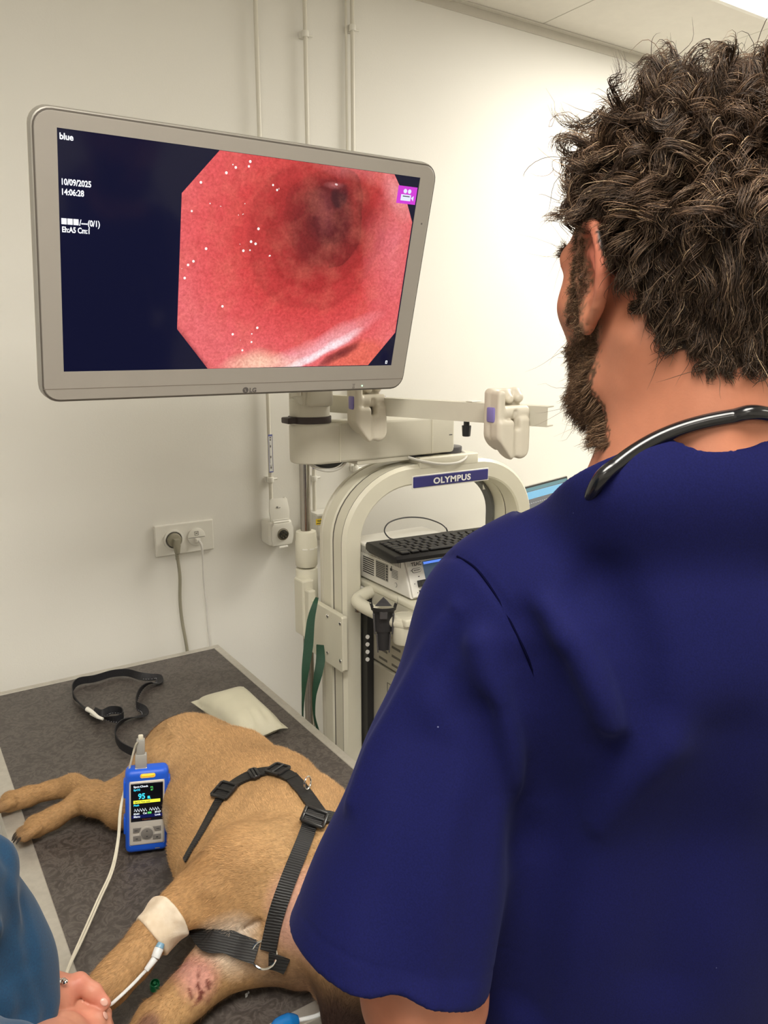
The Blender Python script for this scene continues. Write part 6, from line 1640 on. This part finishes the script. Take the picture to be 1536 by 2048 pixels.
def assistant(P):
    P = P.astype(np.float32)
    d = smin(cap(P, AS, AE, .050, .040), cap(P, AE, AWr, .040, .025), .02)
    d2 = smin(cap(P, AS2, AE2, .050, .040), cap(P, AE2, AW2, .040, .025), .02)
    d = smin(d, hands_sdf(P, upper, .0045), .012); d2 = smin(d2, hands_sdf(P, lower, .0035), .012)
    d = smin(d, d2, .0012)
    b = smin(ell(P, AB+[0, 0, 1.25], (.13, .17, .26)), ell(P, AB+[0, 0, .98], (.14, .17, .20)), .08)
    b = smin(b, cap(P, AS, AS2, .06, .06), .06); b = smin(b, cap(P, AB+[0, 0, 1.42], AB+[.01, 0, 1.52], .055, .052), .04)
    h = ell(P, AB+[.02, 0, 1.63], (.095, .075, .105)); h = smin(h, ell(P, AB+[.045, 0, 1.575], (.060, .055, .060)), .03); h = smin(h, cap(P, AB+[.112, 0, 1.63], AB+[.128, 0, 1.60], .009, .012), .01)
    for s_ in (-1, 1):
        h = smin(h, ell(P, AB+[.015, s_*.078, 1.615], (.012, .008, .03)), .006); h = smax(h, -ell(P, AB+[.125, s_*.030, 1.638], (.016, .018, .011)), .01)
        h = smin(h, ell(P, AB+[.10, s_*.030, 1.637], (.012, .012, .012)), .003)
    h = smin(h, cap(P, AB+[.098, -.018, 1.560], AB+[.098, .018, 1.560], .007, .007), .006)
    d = smin(d, smin(b, h, .03), .03)
    for s_ in (-1, 1): d = smin(d, smin(cap(P, AB+[0, s_*.08, .92], AB+[.02, s_*.09, .48], .085, .055), cap(P, AB+[.02, s_*.09, .48], AB+[0, s_*.09, .09], .055, .038), .03), .03)
    return d
Va, Qa = sdf_mesh(assistant, (-.46, .14, .05), (.24, 1.02, 1.80), .0022)
col = np.tile(np.array([.56, .25, .165]), (len(Va), 1))
kn = np.zeros(len(Va))
for q_ in (pt(157, 1966, .985), pt(200, 2000, .965), pt(186, 2030, .970), pt(166, 2018, .972)): kn = np.maximum(kn, np.clip(1-np.linalg.norm(Va-q_, axis=1)/.02, 0, 1))
col = col*(1-.6*kn[:, None])+np.array([.60, .18, .13])*.6*kn[:, None]
asn = thing('person', 'person in dark teal scrubs at the left edge holding the paw of the dog', 'person', (AB[0], AB[1], 0))
me = mesh_np(Va, Qa); set_col(me, col); put('body', me, SKIN, asn)
NAIL = M('fingernail', (.62, .36, .29), .25)
for a, b, dz in ((pt(203, 2001, .965), pt(212, 2010, .960), 0), (pt(208, 2028, .953), pt(214, 2038, .946), 0)):
    d_ = (b-a)/np.linalg.norm(b-a); p, g = trace(assistant, 208 if dz == 0 and a[2] > .96 else 211, 2004 if a[2] > .96 else 2031)
    if p is None: continue
    g = Vector(g); y = Vector(d_); y = (y-g*y.dot(g)).normalized(); x = y.cross(g)
    Mn = Matrix(((x.x, y.x, g.x, p[0]), (x.y, y.y, g.y, p[1]), (x.z, y.z, g.z, p[2]), (0, 0, 0, 1)))
    m = MB().sph((0, 0, 0), 1, (.0034, .0048, .0011), 16); bmesh.ops.transform(m.bm, matrix=Mn, verts=m.bm.verts); m.out('fingernail', NAIL, asn, True)
TEAL = NT('teal_scrub_cloth'); f = TEAL.noise(600, 3)
TEAL.l(TEAL.ramp(f, [(.3, (.0003, .030, .080)), (.7, (.0006, .045, .112))]), TEAL.b.inputs['Base Color']); TEAL.b.inputs['Roughness'].default_value = .85; TEAL.b.inputs['Sheen Weight'].default_value = .1; TEAL.bump(f, .25, .0005); TEAL = TEAL.m
H1 = W3(92, 2010, 1.03); H0 = W3(20, 1890, 1.10)
def teal(P):
    P = P.astype(np.float32)
    e1 = W3(-145, 1800, 1.14); e2 = W3(-52, 1895, 1.07); e3 = W3(6, 2045, 1.00)
    d = smin(cap(P, AS, e1, .075, .070), cap(P, e1, e2, .070, .060), .03); d = smin(d, cap(P, e2, e3, .056, .050), .03)
    f2 = W3(-40, 2240, 1.08); f3 = W3(20, 2230, 1.0)
    d = smin(d, smin(cap(P, AS2, AE2, .075, .062), cap(P, AE2, f3, .056, .046), .03), .02)
    b = smin(ell(P, AB+[0, 0, 1.25], (.155, .20, .28)), ell(P, AB+[0, 0, .98], (.165, .20, .24)), .08); b = smin(b, cap(P, AS, AS2, .078, .078), .06)
    d = smin(d, b, .05); d = smax(d, .80-P[:, 2], .004); d = smax(d, -ell(P, AB+[.01, 0, 1.53], (.08, .085, .06)), .004)
    d = d+.0035*np.sin(P[:, 0]*75+P[:, 2]*60+2.5*np.sin(P[:, 1]*30))+.0035*snoise(P, 55, 12)
    return d
teal0 = teal
TG = [(trace_line(teal0, a), b, c) for a, b, c in [([(6, 1700), (22, 1790), (48, 1880), (66, 1960), (92, 2030)], .008, .006), ([(2, 1790), (20, 1870), (26, 1950), (50, 2030)], .010, .008), ([(45, 1800), (60, 1870), (70, 1930)], .006, .004), ([(0, 1900), (14, 1960), (18, 2040)], .010, .006)]]
TRG = [(trace_line(teal0, a), b, c) for a, b, c in [([(14, 1740), (36, 1830), (52, 1910)], .006, .004), ([(8, 1850), (16, 1930), (34, 2010)], .008, .005), ([(60, 1960), (84, 2020)], .007, .004)]]
def teal(P):
    P = P.astype(np.float32); d = teal0(P)
    for L_, w_, dp in TG:
        if len(L_) > 1: d = d+groove(P, L_, 0, w_, dp)
    for L_, w_, dp in TRG:
        if len(L_) > 1: d = d-groove(P, L_, 0, w_, dp)
    return d
Vq, Qq = sdf_mesh(teal, (-.50, .10, .78), (.24, 1.0, 1.56), .0038)
put('scrub_top', mesh_np(Vq, Qq), TEAL, asn)
def tt(P):
    d = None
    for s_ in (-1, 1):
        l = smin(cap(P, AB+[0, s_*.075, .92], AB+[.02, s_*.09, .48], .10, .075), cap(P, AB+[.02, s_*.09, .48], AB+[0, s_*.09, .09], .075, .065), .03); d = l if d is None else smin(d, l, .03)
    return smax(smax(d, P[:, 2]-.93, .004), .07-P[:, 2], .004)
Vq, Qq = sdf_mesh(tt, (-.50, .20, .04), (-.05, .75, 1.0), .007); put('trousers', mesh_np(Vq, Qq), TEAL, asn)
for s_ in (-1, 1):
    def shoe2(P, s_=s_):
        d = cap(P, AB+[-.02, s_*.09, .045], AB+[.13, s_*.10, .035], .040, .038); d = smin(d, cap(P, AB+[0, s_*.09, .05], AB+[0, s_*.09, .10], .038, .042), .02); return smax(d, .001-P[:, 2], .004)
    Vq, Qq = sdf_mesh(shoe2, (-.40, .2, -.01), (-.05, .75, .2), .005); put('shoe', mesh_np(Vq, Qq), BLACK, asn)
hm = np.zeros(len(Va), bool); rel = Va-(AB+[.02, 0, 1.63]); hm = (np.linalg.norm(rel, axis=1) < .14) & ((rel[:, 2] > .035) | (rel[:, 0] < -.03)) & (rel[:, 2] > -.08)
Na = grad(assistant, Va)
R_, N_ = sample(hm, 5000, Va, Qa, Na); s_ = np.linspace(0, 1, 8)[None, :, None]
P = R_[:, None, :]+N_[:, None, :]*.012*np.sin(s_*1.6)+np.array([-.5, 0, -.6])*.06*s_+rng.normal(size=(5000, 1, 3))*.006*s_
tag(put('hair', strands(P, .0004*np.array([1, 1, 1, 1, .9, .8, .6, .2]), hcols(5000, None)), HAIRM, asn), kind='stuff')
# ring-like silver charm where the cable meets the hand
p, g = trace(assistant, 118, 1969); q = p+g*.003
m = MB()
for k in range(4): a = k*.8; m.sph(q+np.array([.004*math.cos(a), .004*math.sin(a), 0]), .0032, (1, 1, .7), 10)
c_ = m.out('clip_sensor', CHROME, cbl, True)
